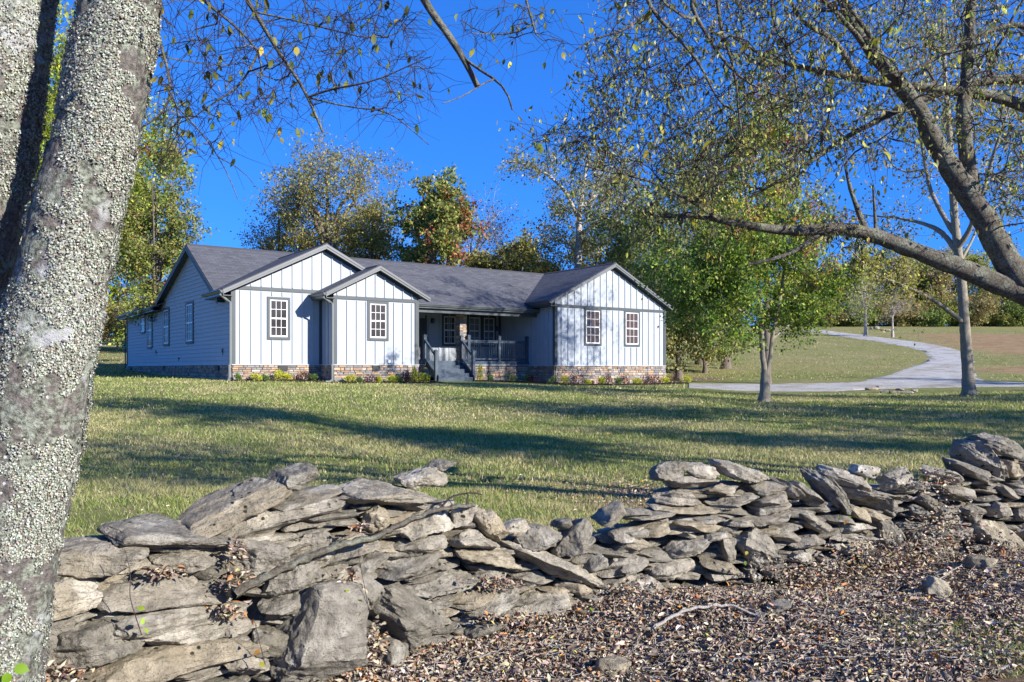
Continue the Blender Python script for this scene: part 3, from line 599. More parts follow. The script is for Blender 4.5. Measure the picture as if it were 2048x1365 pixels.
# ------------------------------------------------------------------ vegetation tools
T4 = (np.array([(0,0,0),(.45,.30,.06),(1,0,-.04),(.45,-.30,.06)]), np.array([(0,3,2,1)]))
T8 = (np.array([(0,0,0),(.22,.17,.05),(.6,.19,.04),(1,0,-.14),(.6,-.19,.04),(.22,-.17,.05),(.22,0,0),(.62,0,-.03)]), np.array([(0,6,7,1),(1,7,2,2),(0,5,7,6),(5,4,7,7)]))
T8 = (T8[0], np.array([(0,6,1,0),(6,7,2,1),(7,3,2,7),(0,5,6,0),(5,4,7,6),(4,3,7,4)]))
T8T = np.array([(0,6,1),(7,3,2),(0,5,6),(4,3,7)]); T8Q = np.array([(6,7,2,1),(5,4,7,6)])
def leaf_mesh(name, Cn, size, col, mat, parent=None, near=False, droop=.3, axis=None, width=1., curl=0., loc=None, nrm=None):
    N = len(Cn); size = np.broadcast_to(size, N)
    d = rng.normal(size=(N, 3)) if axis is None else axis+rng.normal(size=(N, 3))*.35; d[:, 2] -= droop*2.; d /= np.linalg.norm(d, axis=1)[:, None]
    r = rng.normal(size=(N, 3)); r = r+[0, 0, .9] if nrm is None else r*.55+nrm*1.3; y = np.cross(r, d); y /= np.linalg.norm(y, axis=1)[:, None]+1e-9; n = np.cross(d, y)
    t = T8[0] if near else T4[0]; t = t.copy(); t[:, 1] *= width
    z = t[None, :, 2]*np.ones((N, 1))
    if curl: z = z+curl*rng.uniform(-1, 1, (N, 1))*(t[None, :, 0]-.5)**2*2+curl*rng.uniform(-1, 1, (N, 1))*np.abs(t[None, :, 1])*1.6
    V = Cn[:, None]+size[:, None, None]*(t[None, :, 0, None]*d[:, None]+t[None, :, 1, None]*y[:, None]+z[..., None]*n[:, None])
    k = len(t); off = (np.arange(N)*k)[:, None, None]
    F = [(T8T[None]+off).reshape(-1, 3), (T8Q[None]+off).reshape(-1, 4)] if near else [(T4[1][None]+off).reshape(-1, 4)]
    return mesh_np(name, V.reshape(-1, 3), F, mat, parent, C=np.repeat(col, k, axis=0), loc=loc)
def pick(pal, n, var=.25):
    cs = np.array([p[:3] for p in pal]); w = np.array([p[3] for p in pal]); w = w/w.sum()
    c = cs[rng.choice(len(cs), n, p=w)]; return np.clip(c*np.exp(rng.normal(0, var, (n, 1)))*(1+rng.normal(0, .06, (n, 3))), 0, .9)
OLIVE = [(.26,.25,.075,4),(.17,.18,.05,4),(.34,.30,.10,2),(.24,.18,.10,1.5)]
DARKG = [(.12,.18,.045,4),(.18,.24,.06,4),(.27,.31,.09,2),(.08,.12,.035,2)]
MAPLE = [(.15,.24,.035,4),(.24,.33,.045,4),(.40,.43,.05,3),(.10,.16,.03,2)]
YELG = [(.36,.37,.05,4),(.24,.29,.045,4),(.46,.42,.06,2),(.14,.19,.035,2)]
REDD = [(.29,.09,.06,4),(.38,.18,.09,2),(.22,.08,.05,2),(.22,.20,.06,2)]
BROWN = [(.28,.20,.13,4),(.36,.26,.17,2),(.22,.20,.10,3),(.16,.13,.08,2)]
GREYG = [(.19,.215,.10,4),(.27,.285,.15,3),(.13,.155,.07,3),(.34,.33,.19,1)]
def resample(pts, step):
    p = np.array([tuple(q) for q in pts], float); s = np.concatenate([[0], np.cumsum(np.linalg.norm(np.diff(p, axis=0), axis=1))]); n = max(int(s[-1]/step), 2)
    t = np.linspace(0, s[-1], n+1); q = np.stack([np.interp(t, s, p[:, k]) for k in range(3)], -1)
    if n > 3:
        for _ in range(2): q[1:-1] = (q[:-2]+2*q[1:-1]+q[2:])/4
    return q
def grow(limbs, att, step, rtip, expo=.5, wob=.25, seedlimb=True):
    """limbs: [(points, r0, r1)]; attractor points get joined to the nearest wood. Returns chains [(pts, radii)] and tips"""
    P_ = []; par = []; rmin = []; chains = []
    for pts, r0, r1 in limbs:
        q = resample(pts, step); base = len(P_)
        if base:   # start on the nearest existing node
            A = np.array(P_); i = int(np.argmin(((A-q[0])**2).sum(1))); c = [i] if np.linalg.norm(A[i]-q[0]) < step*6 else []
            pr = i if c else -1
        else: c = []; pr = -1
        for k in range(len(q)):
            P_.append(q[k]); par.append(pr); pr = len(P_)-1; rmin.append((r0+(r1-r0)*k/(len(q)-1))*(1+(.55*math.exp(-np.linalg.norm(q[k]-q[0])/(r0*2.2)) if base == 0 else 0))); c.append(pr)
        chains.append(c)
    n0 = len(P_); A = np.zeros((n0+len(att)*40, 3)); A[:n0] = P_; cnt = n0
    if len(att):
        # nearest first
        dmin = np.array([((A[:n0]-a)**2).sum(1).min() for a in att]); order = np.argsort(dmin); tips = []
        low = min(6, max(1, n0//12))
        for oi in order:
            a = att[oi]; d = np.sqrt(((A[low:cnt]-a)**2).sum(1)); up = np.maximum(0, A[low:cnt, 2]-a[2]); i = int(np.argmin(d+up*.5))+low; L = np.linalg.norm(a-A[i])
            if L < step*.6: tips.append(i); continue
            n = max(2, min(38, int(L/step))); dirp = A[i]-A[par[i]] if par[i] >= 0 else np.array([0, 0, 1.]); dirp = dirp/(np.linalg.norm(dirp)+1e-9)
            ctrl = A[i]+dirp*L*.30+(a-A[i])*.25+rng.normal(0, wob*.3, 3)*L*.5; t = np.linspace(0, 1, n+1)[1:, None]
            q = (1-t)**2*A[i]+2*t*(1-t)*ctrl+t*t*a+rng.normal(0, wob*.12*step, (n, 3)); c = [i]; pr = i
            for k in range(n): A[cnt] = q[k]; par.append(pr); rmin.append(0); pr = cnt; c.append(cnt); cnt += 1
            chains.append(c); tips.append(pr)
    else: tips = []
    A = A[:cnt]; par = np.array(par); w = np.zeros(cnt); w[tips] += 1
    for i in range(cnt-1, -1, -1):
        if par[i] >= 0 and par[i] < i: w[par[i]] += w[i]
    rad = np.maximum(rtip*np.maximum(w, 1)**expo, 0); rm = np.array(rmin); rad[:n0] = np.where(rm[:n0] > 0, rm[:n0], rad[:n0]); 
    # limbs limit what grows out of them
    for c in chains[len(limbs):]:
        r = min(rad[c[0]]*.8, rad[c[1]] if len(c) > 1 else 1)
        for k in c[1:]: rad[k] = min(rad[k], r)
    out = [(A[c], np.concatenate([[min(rad[c[0]], rad[c[1]]*1.15)], rad[c[1:]]])) for c in chains if len(c) > 1]
    return out, A[tips] if len(tips) else np.zeros((0, 3)), A
def wood_mesh(name, chains, mat, parent=None, loc=None):
    Vs = []; Fs = []; o = 0
    for pts, rad in chains:
        rm = rad.max(); k = 3 if rm < .012 else (4 if rm < .03 else (6 if rm < .08 else 10)); n = len(pts)
        d = np.gradient(pts, axis=0); d /= np.linalg.norm(d, axis=1)[:, None]+1e-9
        a = np.cross(d, np.array([.13, .21, 1.])); bad = np.linalg.norm(a, axis=1) < .1; a[bad] = np.cross(d[bad], [1., 0, 0]); a /= np.linalg.norm(a, axis=1)[:, None]
        for i in range(1, n):
            a[i] = a[i-1]-d[i]*a[i-1].dot(d[i]); a[i] /= np.linalg.norm(a[i])+1e-9
        b = np.cross(d, a); t = np.arange(k)*2*math.pi/k
        ir = 1+(rng.normal(0, .06, (n, k)) if rm > .03 else 0)
        V = pts[:, None]+((np.cos(t)[None, :, None]*a[:, None]+np.sin(t)[None, :, None]*b[:, None])*(rad[:, None]*ir)[..., None] if rm > .03 else (np.cos(t)[None, :, None]*a[:, None]+np.sin(t)[None, :, None]*b[:, None])*rad[:, None, None])
        Vs.append(V.reshape(-1, 3)); I = (np.arange(n*k).reshape(n, k)+o); J = np.roll(I, -1, 1)
        Fs.append(np.stack([I[:-1], J[:-1], J[1:], I[1:]], -1).reshape(-1, 4)); o += n*k
    return mesh_np(name, np.concatenate(Vs), [np.concatenate(Fs)], mat, parent, smooth=True, loc=loc)
def twigs(tips, n, L, r, droop=0.):
    """short bare twigs leaving each tip; returns chains and end points"""
    out = []; ends = []
    for p in tips:
        for _ in range(n):
            d = rng.normal(size=3); d[2] -= droop; d /= np.linalg.norm(d); l = L*rng.uniform(.5, 1.2); m1 = p+d*l*.3+rng.normal(0, .05*l, 3); d = d+rng.normal(0, .38, 3); m_ = m1+d*l*.3; d = d+rng.normal(0, .45, 3); e = m_+d*l*.35
            out.append((np.array([p, m1, m_, e]), np.array([r, r*.85, r*.7, r*.4]))); ends += [m_, e]
    return out, np.array(ends)
def lobes_pts(c, ax, n, nl, rl, power=.6, lo=-.9):
    """points gathered in lobes spread through an ellipsoid"""
    c = np.array(c, float); ax = np.array(ax, float); out = []
    L = []
    while len(L) < nl:
        v = rng.normal(size=3); v /= np.linalg.norm(v)
        if v[2] < lo: continue
        L.append(v*rng.uniform(.25, .85)**power)
    for k in range(n):
        v = L[rng.integers(nl)]+rng.normal(0, rl, 3); out.append(c+v*ax)
    return np.array(out)
LT_ = 1.0
def tree(name, label, px, Y, top, half, bot, r, pal, group=None, natt=90, per=70, lsize=.16, clR=.5, bark=BARK, lean=0., nl=14, rl=.22, accent=None, fork=None, droop=.25, cat='tree', step=None, twn=3, base=None, limbs=None, near=False, depth=1., wob=.3, cy=None, trunk_top=.75, seed=0, xoff=0, leafmatr=None):
    """px: photo column of the foot; top/bot: photo rows of the crown; half: half-width of the crown in photo pixels"""
    global rng; rng = np.random.default_rng(1000+int(px)*7+seed)
    X = (px-1024)/FPX*Y; z0 = Hs(X, Y)-.05; zt = EYE+(738-top)/FPX*Y; zb = max(EYE+(738-bot)/FPX*Y, z0+.3); hw_ = half/FPX*Y; xo = xoff/FPX*Y
    root = empty(name, (X, Y, z0), label=label, cat=cat, group=group); c = np.array([lean*hw_+xo, 0, (zt+zb)/2-z0]); ax = np.array([hw_, hw_*depth, (zt-zb)/2])
    step = step or max(.12, (zt-z0)/40)
    if limbs is None:
        t = np.array([(0,0,0),(.02,0,.35*(zb-z0)),(0,0,zb-z0),(c[0]*.4+rng.normal(0,.1),rng.normal(0,.1),zb-z0+(zt-zb)*.4),(c[0]*.8,0,zb-z0+(zt-zb)*trunk_top)]); L = [(t, r, r*.15)]
        L[0] = (np.concatenate([t]), r, r*.15); fl = []
        for k in range(fork or 3):
            a = rng.uniform(0, 6.28) if (fork or 3) != 2 else (.3+3.14*k); s = zb-z0+(zt-zb)*rng.uniform(.0, .3); e = c+np.array([math.cos(a)*ax[0]*.6, math.sin(a)*ax[1]*.6, ax[2]*rng.uniform(0, .6)])
            p0 = np.array([0, 0, s]); L.append((np.array([p0, p0*.6+e*.4+[0, 0, .15*(zt-zb)], e]), r*.5, r*.12))
        L = L+fl
    else: L = limbs(X, Y, z0)
    att = lobes_pts(c, ax, natt, nl, rl)
    if limbs is not None:
        for pts, r0_, r1_ in L[1:]:
            if r1_ > r0_*.9: continue
            q = resample(pts, .3); q = q[int(len(q)*.45):]; k = 18 if natt > 120 else 8; att = np.concatenate([att, q[rng.integers(len(q), size=k)]+rng.normal(0, clR*1.1, (k, 3))])
    att = att[att[:, 2] > .25]; natt = len(att)
    ch, tips, A = grow(L, att, step, max(r*.045, .008), .45, wob)
    tw, ends = twigs(tips, twn, clR*1.2, max(.006, r*.02), droop)
    wood_mesh('trunk', ch+tw, bark, root)
    if per > 0:
        src = np.concatenate([tips, ends]); n = natt*per; ce = src[rng.integers(len(src), size=n)]+rng.normal(0, clR*.42, (n, 3))*[1, 1, .75]
        col = pick(pal, n)
        cn = np.array([noise.noise(Vector(q)*.35/max(clR, .3)) for q in tips]); 
        if accent is not None:
            pal2, thr, fn = accent; nz = np.array([noise.noise(Vector(q)*(.9/max(clR, .3))*.5+Vector((3.1, 7, px)))+fn(q, c, ax) for q in ce[::1]]); m = nz > thr; col[m] = pick(pal2, int(m.sum()))
        col = np.clip(col*[1.28, 1.24, 1.1], 0, .85)
        leaf_mesh('crown', ce, lsize*rng.uniform(.6, 1.25, n), col, leafmatr or LEAF, root, near=near, droop=droop)
    return root

# ------------------------------------------------------------------ trees behind and beside the house
tree('tall_open_tree', 'tall round olive tree with thin crown of small leaves behind the left gable', 655, 62, 285, 140, 560, .42, OLIVE, natt=380, per=70, lsize=.19, clR=.7, bark=BARK_D, nl=30, rl=.17, fork=5, twn=4, cy=0)
tree('open_tree', 'sparse brownish tree left of the tall olive tree behind the roof', 560, 66, 400, 65, 560, .25, OLIVE+BROWN, natt=100, per=44, lsize=.19, clR=.7, bark=BARK_D, nl=12, rl=.22, twn=5)
tree('open_tree', 'low brownish open tree filling the gap right of the tall olive tree', 745, 60, 400, 60, 560, .25, OLIVE, natt=110, per=60, lsize=.19, clR=.6, bark=BARK_D, nl=12, rl=.2, twn=4)
redf = lambda q, c, ax: .42*((q[0]-c[0])/ax[0])-.32*((q[2]-c[2])/ax[2])
tree('maple_tree', 'dense green maple with red patches behind the middle of the roof', 868, 56, 365, 84, 560, .3, DARKG+OLIVE, natt=190, per=85, lsize=.26, clR=.5, nl=22, rl=.17, accent=(REDD, .30, redf), fork=4)
tree('bare_tree', 'nearly bare grey twiggy tree just right of the red and green maple', 940, 63, 385, 78, 560, .2, BROWN, natt=220, per=7, lsize=.2, clR=.8, bark=BARK_L, nl=24, rl=.2, twn=6, lean=.25, fork=5)
tree('bushy_tree', 'low olive bushy tree behind the roof left of the tall thin trunk', 1010, 58, 478, 72, 590, .2, OLIVE, natt=130, per=85, lsize=.24, clR=.5, nl=18, rl=.2, fork=5)
tree('bushy_tree', 'lower rounded olive tree peeping over the roof by the right wing', 1085, 60, 505, 45, 600, .2, OLIVE, natt=60, per=70, lsize=.24, clR=.5, nl=12, rl=.2)
def tall_l(X, Y, z0):
    q = lambda px, py, dy=0: np.array(P(px, py, Y+dy))-[X, Y, z0]
    return [([np.zeros(3), q(1156, 560), q(1158, 440), q(1165, 380), q(1180, 300)], .42, .09), ([q(1158, 440), q(1130, 380), q(1090, 345), q(1040, 325), q(1005, 322)], .16, .04), ([q(1157, 500), q(1120, 480), q(1075, 470)], .09, .03), ([q(1160, 420), q(1210, 370, 2), q(1260, 320, 3)], .14, .04), ([q(1157, 470), q(1205, 440, -2), q(1260, 425, -2)], .12, .04)]
tree('tall_slender_tree', 'tall feathery tree with slender bare trunk rising behind the roof near the right wing', 1155, 60, 285, 130, 545, .4, OLIVE+GREYG, natt=150, per=60, lsize=.2, clR=.62, bark=BARK_L, nl=24, rl=.16, limbs=tall_l, twn=3, droop=.1, lean=.1)
tree('dark_tree', 'large grey green tree close behind the right end of the house', 1290, 56, 395, 95, 740, .3, GREYG+DARKG, natt=240, per=80, lsize=.26, clR=.65, nl=26, rl=.2, fork=5)
tree('dark_tree', 'grey green tree behind the roof of the right wing apex', 1215, 64, 440, 70, 620, .3, GREYG+OLIVE, natt=110, per=70, lsize=.26, clR=.65, nl=16, rl=.2, fork=5)
tree('willow_like_tree', 'small drooping grey green tree with dark crooked trunk at the right corner of the house', 1357, 49.5, 560, 60, 735, .22, GREYG+OLIVE, natt=130, per=80, lsize=.2, clR=.5, bark=BARK_D, nl=18, rl=.22, droop=.5)
tree('leaning_tree', 'grey green tree with flared trunk on the lawn behind the driveway', 1452, 60, 430, 80, 712, .3, GREYG+DARKG, natt=220, per=75, lsize=.24, clR=.6, bark=BARK_D, nl=24, rl=.2, droop=.4, lean=-.3)
tree('willow_like_tree', 'low pale green drooping tree between the house corner and the young maple', 1410, 56, 590, 62, 730, .15, GREYG+OLIVE, natt=120, per=80, lsize=.2, clR=.5, bark=BARK_D, nl=14, rl=.22, droop=.6)
# young maple on the lawn with two stems
def mapl(X, Y, z0):
    q = lambda px, py, dy=0: np.array(P(px, py, Y+dy))-[X, Y, z0]
    return [([q(1529, 806), q(1530, 770), q(1530, 745)], .155, .135), ([q(1530, 750), q(1524, 700), q(1523, 650), q(1515, 560), q(1505, 470), q(1490, 380), q(1480, 300)], .10, .03), ([q(1531, 752), q(1541, 715), q(1543, 680), q(1560, 600), q(1572, 520), q(1565, 430), q(1570, 340)], .075, .025), 
            ([q(1523, 655), q(1480, 620, -.6), q(1430, 590, -1)], .05, .015), ([q(1543, 680), q(1590, 640, .6), q(1640, 620, .8)], .05, .015), ([q(1520, 600), q(1450, 540, 1), q(1380, 500, 1.5)], .05, .015), ([q(1508, 500), q(1440, 430, -.8), q(1390, 390, -1)], .04, .012), ([q(1572, 520), q(1620, 450, -.6), q(1650, 400, -1)], .04, .012)]
topred = lambda q, c, ax: .33*((q[2]-c[2])/ax[2])+.22*((q[0]-c[0])/ax[0])
topyel = lambda q, c, ax: .5*((q[2]-c[2])/ax[2])+.25*((q[0]-c[0])/ax[0])
t_ = tree('young_maple', 'young maple with two stems and green to yellow crown on the right lawn', 1530, 28, 425, 195, 700, .2, [(.10,.18,.03,4),(.16,.25,.04,4),(.28,.33,.05,2.5),(.07,.12,.03,3)], natt=400, per=74, lsize=.12, clR=.36, bark=BARK_P, nl=34, rl=.16, limbs=mapl, accent=(YELG+REDD[:1], .42, topyel), step=.14, xoff=-35, depth=.95)
tree('tall_maple', 'tall yellow green maple with orange red tips behind the young maple', 1533, 46, 150, 118, 600, .22, YELG+MAPLE, natt=290, per=62, lsize=.19, clR=.55, bark=BARK_D, nl=34, rl=.17, accent=(REDD, .36, topred), step=.25, xoff=0, fork=5)
tree('tall_dark_tree', 'tall dark green tree between the slender tree and the yellow green maple', 1400, 64, 230, 125, 640, .3, DARKG+GREYG+OLIVE, natt=270, per=60, lsize=.24, clR=.7, bark=BARK_D, nl=30, rl=.19, fork=6)
# right lawn tree with forked limbs and sparse leaves
def rl_(X, Y, z0):
    q = lambda px, py, dy=0: np.array(P(px, py, Y+dy))-[X, Y, z0]
    return [([q(1938, 792), q(1936, 740), q(1930, 660), q(1926, 600), q(1922, 550), q(1915, 500), q(1910, 440), q(1905, 380), q(1900, 280), q(1890, 160), q(1885, 40)], .205, .055),
            ([q(1925, 645), q(1895, 620, -.5), q(1850, 590, -1), q(1790, 565, -1.3), q(1745, 545, -1.6), q(1700, 500, -2)], .085, .02), ([q(1790, 565, -1.3), q(1765, 535, -1.5), q(1755, 510, -1.6)], .03, .01),
            ([q(1912, 500), q(1880, 460, .5), q(1840, 445, 1), q(1790, 435, 1.4), q(1740, 432, 1.8)], .11, .025), ([q(1910, 470), q(1885, 430, .5), q(1860, 380, 1), q(1845, 300, 1.4), q(1830, 200, 1.8)], .10, .025), ([q(1913, 500), q(1940, 460, -.5), q(1965, 390, -1), q(1990, 300, -1.4), q(2030, 180, -2)], .10, .025),
            ([q(1918, 530), q(1945, 480, .6), q(1960, 440, 1), q(2010, 400, 1.5), q(2070, 360, 2)], .06, .02), ([q(1905, 400), q(1925, 330, .5), q(1935, 200, 1), q(1960, 60, 1.3)], .07, .02)]
tree('lawn_tree', 'tall lichened tree with slanting limbs and sparse browning leaves beside the driveway', 1938, 30, -60, 260, 430, .25, YELG+OLIVE+BROWN, natt=330, per=34, lsize=.125, clR=.5, bark=BARK_P, nl=36, rl=.17, limbs=rl_, step=.2, xoff=10)
# left of the house
tree('green_maple', 'green and yellow maple with reddish leaves behind the lichened trunks left of the house', 170, 55, 60, 165, 680, .25, MAPLE+YELG, natt=480, per=95, lsize=.24, clR=.7, bark=BARK_D, nl=36, rl=.18, fork=6, accent=(REDD+OLIVE, .40, lambda q, c, ax: .05), xoff=35)
tree('cedar_tree', 'feathery olive evergreen behind the green maple left of the gable', 310, 44, 255, 78, 690, .16, OLIVE+DARKG, natt=240, per=75, lsize=.17, clR=.45, nl=20, rl=.17, fork=4, droop=.1, bark=BARK_D)
tree('green_maple', 'yellow green tree seen between the two lichened trunks', 40, 36, -60, 150, 560, .3, YELG+MAPLE, natt=260, per=100, lsize=.16, clR=.5, nl=26, rl=.2, fork=5)
for k, (px, Y, tp, hf, pal, lb) in enumerate([(120, 70, 600, 60, GREYG, 'leftmost grey green shrub at the far edge of the left lawn'), (190, 76, 610, 42, OLIVE+BROWN, 'brownish shrub at the far edge of the left lawn'), (235, 80, 600, 45, YELG+GREYG, 'pale yellow green shrub nearest the house on the far left lawn'), (60, 78, 540, 80, DARKG, 'dark tree mass edge behind the lichened trunk at far left'), (300, 90, 560, 60, DARKG+OLIVE, 'dark green tree just behind the rear left corner of the house')]):
    tree('hedge_shrub', lb, px, Y, tp, hf, 690, .1, pal, 'shrubs edging the far left lawn', natt=70, per=90, lsize=.26, clR=.7, nl=12, rl=.25, cat='shrub')
# far tree line along the field on the right, every tree its own
ordn = ['first','second','third','fourth','fifth','sixth','seventh','eighth','ninth','tenth','eleventh','twelfth','thirteenth','fourteenth','fifteenth','sixteenth','seventeenth','eighteenth','nineteenth','twentieth','twenty-first','twenty-second','twenty-third','twenty-fourth','twenty-fifth','twenty-sixth','twenty-seventh','twenty-eighth']
r_ = random.Random(4)
cols = [('olive', OLIVE), ('dark green', DARKG), ('yellow green', YELG+OLIVE), ('grey green', GREYG), ('rusty brown', BROWN+OLIVE), ('dark green', DARKG+OLIVE)]
tl = [(1560+k*27, 150+(k % 3)*5, (545 if k < 4 else 506)+r_.uniform(-30, 18)-(8 if 5 < k < 14 else 0)+(18 if k > 17 else 0), r_.uniform(22, 34), cols[(k*5+k//3) % 6]) for k in range(22)]
for k, (px, Y, tp, hf, (cn, pal)) in enumerate(tl):
    tree('far_tree', f'{cn} tree at the far field edge, {ordn[k]} from the left in the back row', px, Y, tp, hf, 690, .3, pal, 'back row of trees beyond the field', natt=60, per=110, lsize=.40, clR=1.2, nl=10, rl=.24, step=.8, twn=1, fork=3, seed=k)
tl2 = [(1560+k*26, 143+(k % 3)*2, 618+r_.uniform(-24, 14), r_.uniform(28, 40), cols[(k*7+1) % 6]) for k in range(23)]
for k, (px, Y, tp, hf, (cn, pal)) in enumerate(tl2):
    tree('far_shrub', f'low {cn} thicket shrub, {ordn[k]} from the left in front of the far trees', px, Y, tp, hf, 690, .12, pal, 'front row of thicket shrubs beyond the field', natt=44, per=110, lsize=.36, clR=1.1, nl=10, rl=.3, step=.7, twn=1, fork=3, cat='shrub', seed=k+50)
for k in range(9):
    tree('far_tree', f'distant tree behind the house, {ordn[k]} from the left along the rear field edge', 330+k*130, 105+(k % 2)*8, 585-(k % 3)*14, 85, 690, .25, cols[(k*3) % 6][1], 'trees behind the house', natt=60, per=100, lsize=.4, clR=1.2, nl=12, rl=.24, step=.8, twn=1, fork=3, seed=k+90)
tree('twiggy_tree', 'grey leafless looking tree, left of the pair by the rock pile in the field', 1731, 108, 545, 42, 648, .22, GREYG+YELG, natt=110, per=14, lsize=.24, clR=.9, bark=BARK_L, nl=16, rl=.25, fork=6, twn=6, step=.3)
tree('twiggy_tree', 'small bare vase shaped tree, right of the pair by the rock pile in the field', 1785, 106, 590, 30, 645, .16, BROWN, natt=80, per=4, lsize=.22, clR=.8, bark=BARK_L, nl=12, rl=.22, fork=6, twn=6, step=.3)
# trees standing outside the frame that shade the lawn
for k, (X, Y, hgt, wd) in enumerate([(24, 15, 11, 4.6), (33, 9, 13, 5.4), (40, 20, 13, 5.5), (17.5, 3.5, 14, 3.6), (50, 32, 15, 6.), (60, 12, 16, 6), (13.5, 5.6, 14.5, 3.2), (20, 10.6, 12, 3.6), (29.5, 19, 12, 4), (22, 4.8, 12, 3), (26, 10, 13, 3.2), (36, 13, 13, 3.4), (31, 2, 13, 3)]):
    rng = np.random.default_rng(300+k); z0 = Hs(X, Y); root = empty('roadside_tree', (X, Y, z0), label=f'broad shade tree {["beside the wall","near the road bend","on the right lawn edge","closest to the road","by the far fence corner","across the road","just past the wall end","between two others","by the driveway mouth","left of the pair","right of the pair","far behind the pair","nearest the ditch"][k]} outside the right of the view', cat='tree', group='shade trees right of the view')
    att = lobes_pts((0, 0, hgt*(.62 if hgt < 13.9 else .76)), (wd*.55, wd*.55, hgt*(.38 if hgt < 13.9 else .22)), 170, 14, .13); ch, tips, A = grow([([np.zeros(3), (.1, 0, hgt*.3), (0, .1, hgt*.8)], .25, .07)]+[([(0, 0, hgt*.3), (math.cos(a)*wd*.4, math.sin(a)*wd*.4, hgt*.7)], .11, .03) for a in (.3, 2.2, 4.4)], att, .4, .02, .45)
    tw, ends = twigs(tips, 2, .7, .01); wood_mesh('trunk', ch+tw, BARK, root); src = np.concatenate([tips, ends]); n = 170*20; leaf_mesh('crown', src[rng.integers(len(src), size=n)]+rng.normal(0, .3, (n, 3)), .22*rng.uniform(.7, 1.2, n), pick(OLIVE, n), LEAF, root)

# ------------------------------------------------------------------ planting bed shrubs
def on_v(px, v):
    a = (px-1024)/FPX; c, s = math.cos(TH), math.sin(TH); return ((OX-v*s)-a*(OY+v*c))/(a*s-c)
def bed_shrub(px, v, kind, w, hpx, label):
    global rng; rng = np.random.default_rng(int(px*3)); u = on_v(px, v); x, y = hw(u, v); z = Hs(x, y); sc = y/FPX; r = w*sc/2; h = hpx*sc
    name, cat, pal, n, ls = {'y': ('golden_shrub', 'shrub', [(.62,.60,.04,4),(.44,.48,.04,3),(.26,.33,.03,2)], 420, .055), 'g': ('green_shrub', 'shrub', [(.15,.26,.07,3),(.24,.36,.09,2),(.10,.16,.04,2)], 380, .055), 'b': ('burgundy_shrub', 'shrub', [(.13,.05,.06,3),(.20,.09,.09,2),(.08,.04,.045,3),(.12,.12,.05,1)], 260, .07), 'c': ('golden_conifer', 'shrub', [(.58,.56,.04,3),(.36,.42,.04,3),(.20,.27,.03,2)], 700, .05)}[kind]
    root = empty(name, (x, y, z), label=label, cat=cat, group={'y':'golden shrubs in the planting bed','g':'green shrubs in the planting bed','b':'burgundy shrubs in the planting bed','c':'golden conifers in the planting bed'}[kind])
    v_ = rng.normal(size=(n, 3)); v_ /= np.linalg.norm(v_, axis=1)[:, None]; v_ *= rng.uniform(.35, 1, (n, 1))**.5
    if kind == 'c': t = rng.uniform(0, 1, n); a = rng.uniform(0, 6.28, n); rr = r*(1-t)**.75*rng.uniform(.5, 1, n); pts = np.stack([np.cos(a)*rr, np.sin(a)*rr, t*h], -1)
    elif kind == 'b': pts = np.stack([v_[:, 0]*r*1.1, v_[:, 1]*r, np.abs(v_[:, 2])*h+rng.normal(0, .04, n)], -1)
    else:
        k = rng.normal(0, .35, (5, 3)); pts = (v_*.72+k[rng.integers(5, size=n)])*[r, r, h*.5]; pts[:, 2] += h*.5
    pts[:, 2] = np.maximum(pts[:, 2], .02); leaf_mesh('foliage', pts, ls*rng.uniform(.7, 1.3, n), pick(pal, n), LEAF, root, axis=np.stack([pts[:, 0], pts[:, 1], np.abs(pts[:, 2])], -1)/max(r, h)*2, droop=-.1)
    st = [(np.array([(0, 0, 0), (.3*math.cos(a)*r, .3*math.sin(a)*r, h*.4), (.8*math.cos(a)*r, .8*math.sin(a)*r, h*.8)]), np.array([.012, .008, .005])) for a in (0, 1.3, 2.6, 3.9, 5.2)]; wood_mesh('stem', st, TWIG, root)
seg = {'L': 'under the left gable window', 'M': 'by the small front gable', 'P': 'below the porch railing', 'W': 'along the right wing'}
bs = [(476,-.5,'g',13,13,'L'),(514,-.5,'y',24,15,'L'),(531,-.4,'g',10,12,'L'),(556,-.5,'y',24,19,'L'),(573,-.6,'y',18,14,'L'),(608,-.5,'b',28,20,'L'),(625,-.6,'g',18,14,'L'),
      (704,-1.8,'y',24,16,'M'),(717,-1.7,'g',12,13,'M'),(742,-1.8,'b',28,16,'M'),(757,-1.8,'y',15,15,'M'),(785,-1.9,'y',20,16,'M'),(799,-1.8,'g',14,14,'M'),(811,-1.7,'b',16,24,'M'),(829,-1.7,'c',22,32,'M'),(847,-1.9,'y',28,22,'M'),
      (960,1.3,'c',15,34,'P'),(981,1.4,'g',12,13,'P'),(1021,1.2,'g',22,17,'P'),(1054,.9,'g',15,16,'P'),(1063,.6,'b',12,14,'P'),
      (1105,-.4,'g',15,16,'W'),(1129,-.5,'y',18,17,'W'),(1156,-.4,'b',26,24,'W'),(1174,-.6,'y',14,13,'W'),(1203,-.6,'y',14,15,'W'),(1216,-.4,'b',20,20,'W'),(1237,-.6,'g',14,13,'W'),(1248,-.4,'b',20,18,'W'),(1270,-.8,'y',22,15,'W'),(1294,-.6,'b',24,18,'W'),(1311,-.5,'b',20,18,'W'),(1331,-.8,'y',20,13,'W'),(1348,-.7,'b',26,22,'W'),(1375,-1.1,'y',20,17,'W')]
cnt_ = {}
for px, v, kd, w, h_, sg in bs:
    cnt_[(kd, sg)] = cnt_.get((kd, sg), 0)+1; bed_shrub(px, v, kd, w, h_, f'{ {"y":"low golden shrub","g":"small green shrub","b":"wispy burgundy shrub","c":"upright golden conifer"}[kd]} {seg[sg]}, {ordn[cnt_[(kd, sg)]-1]} of that kind there from left')
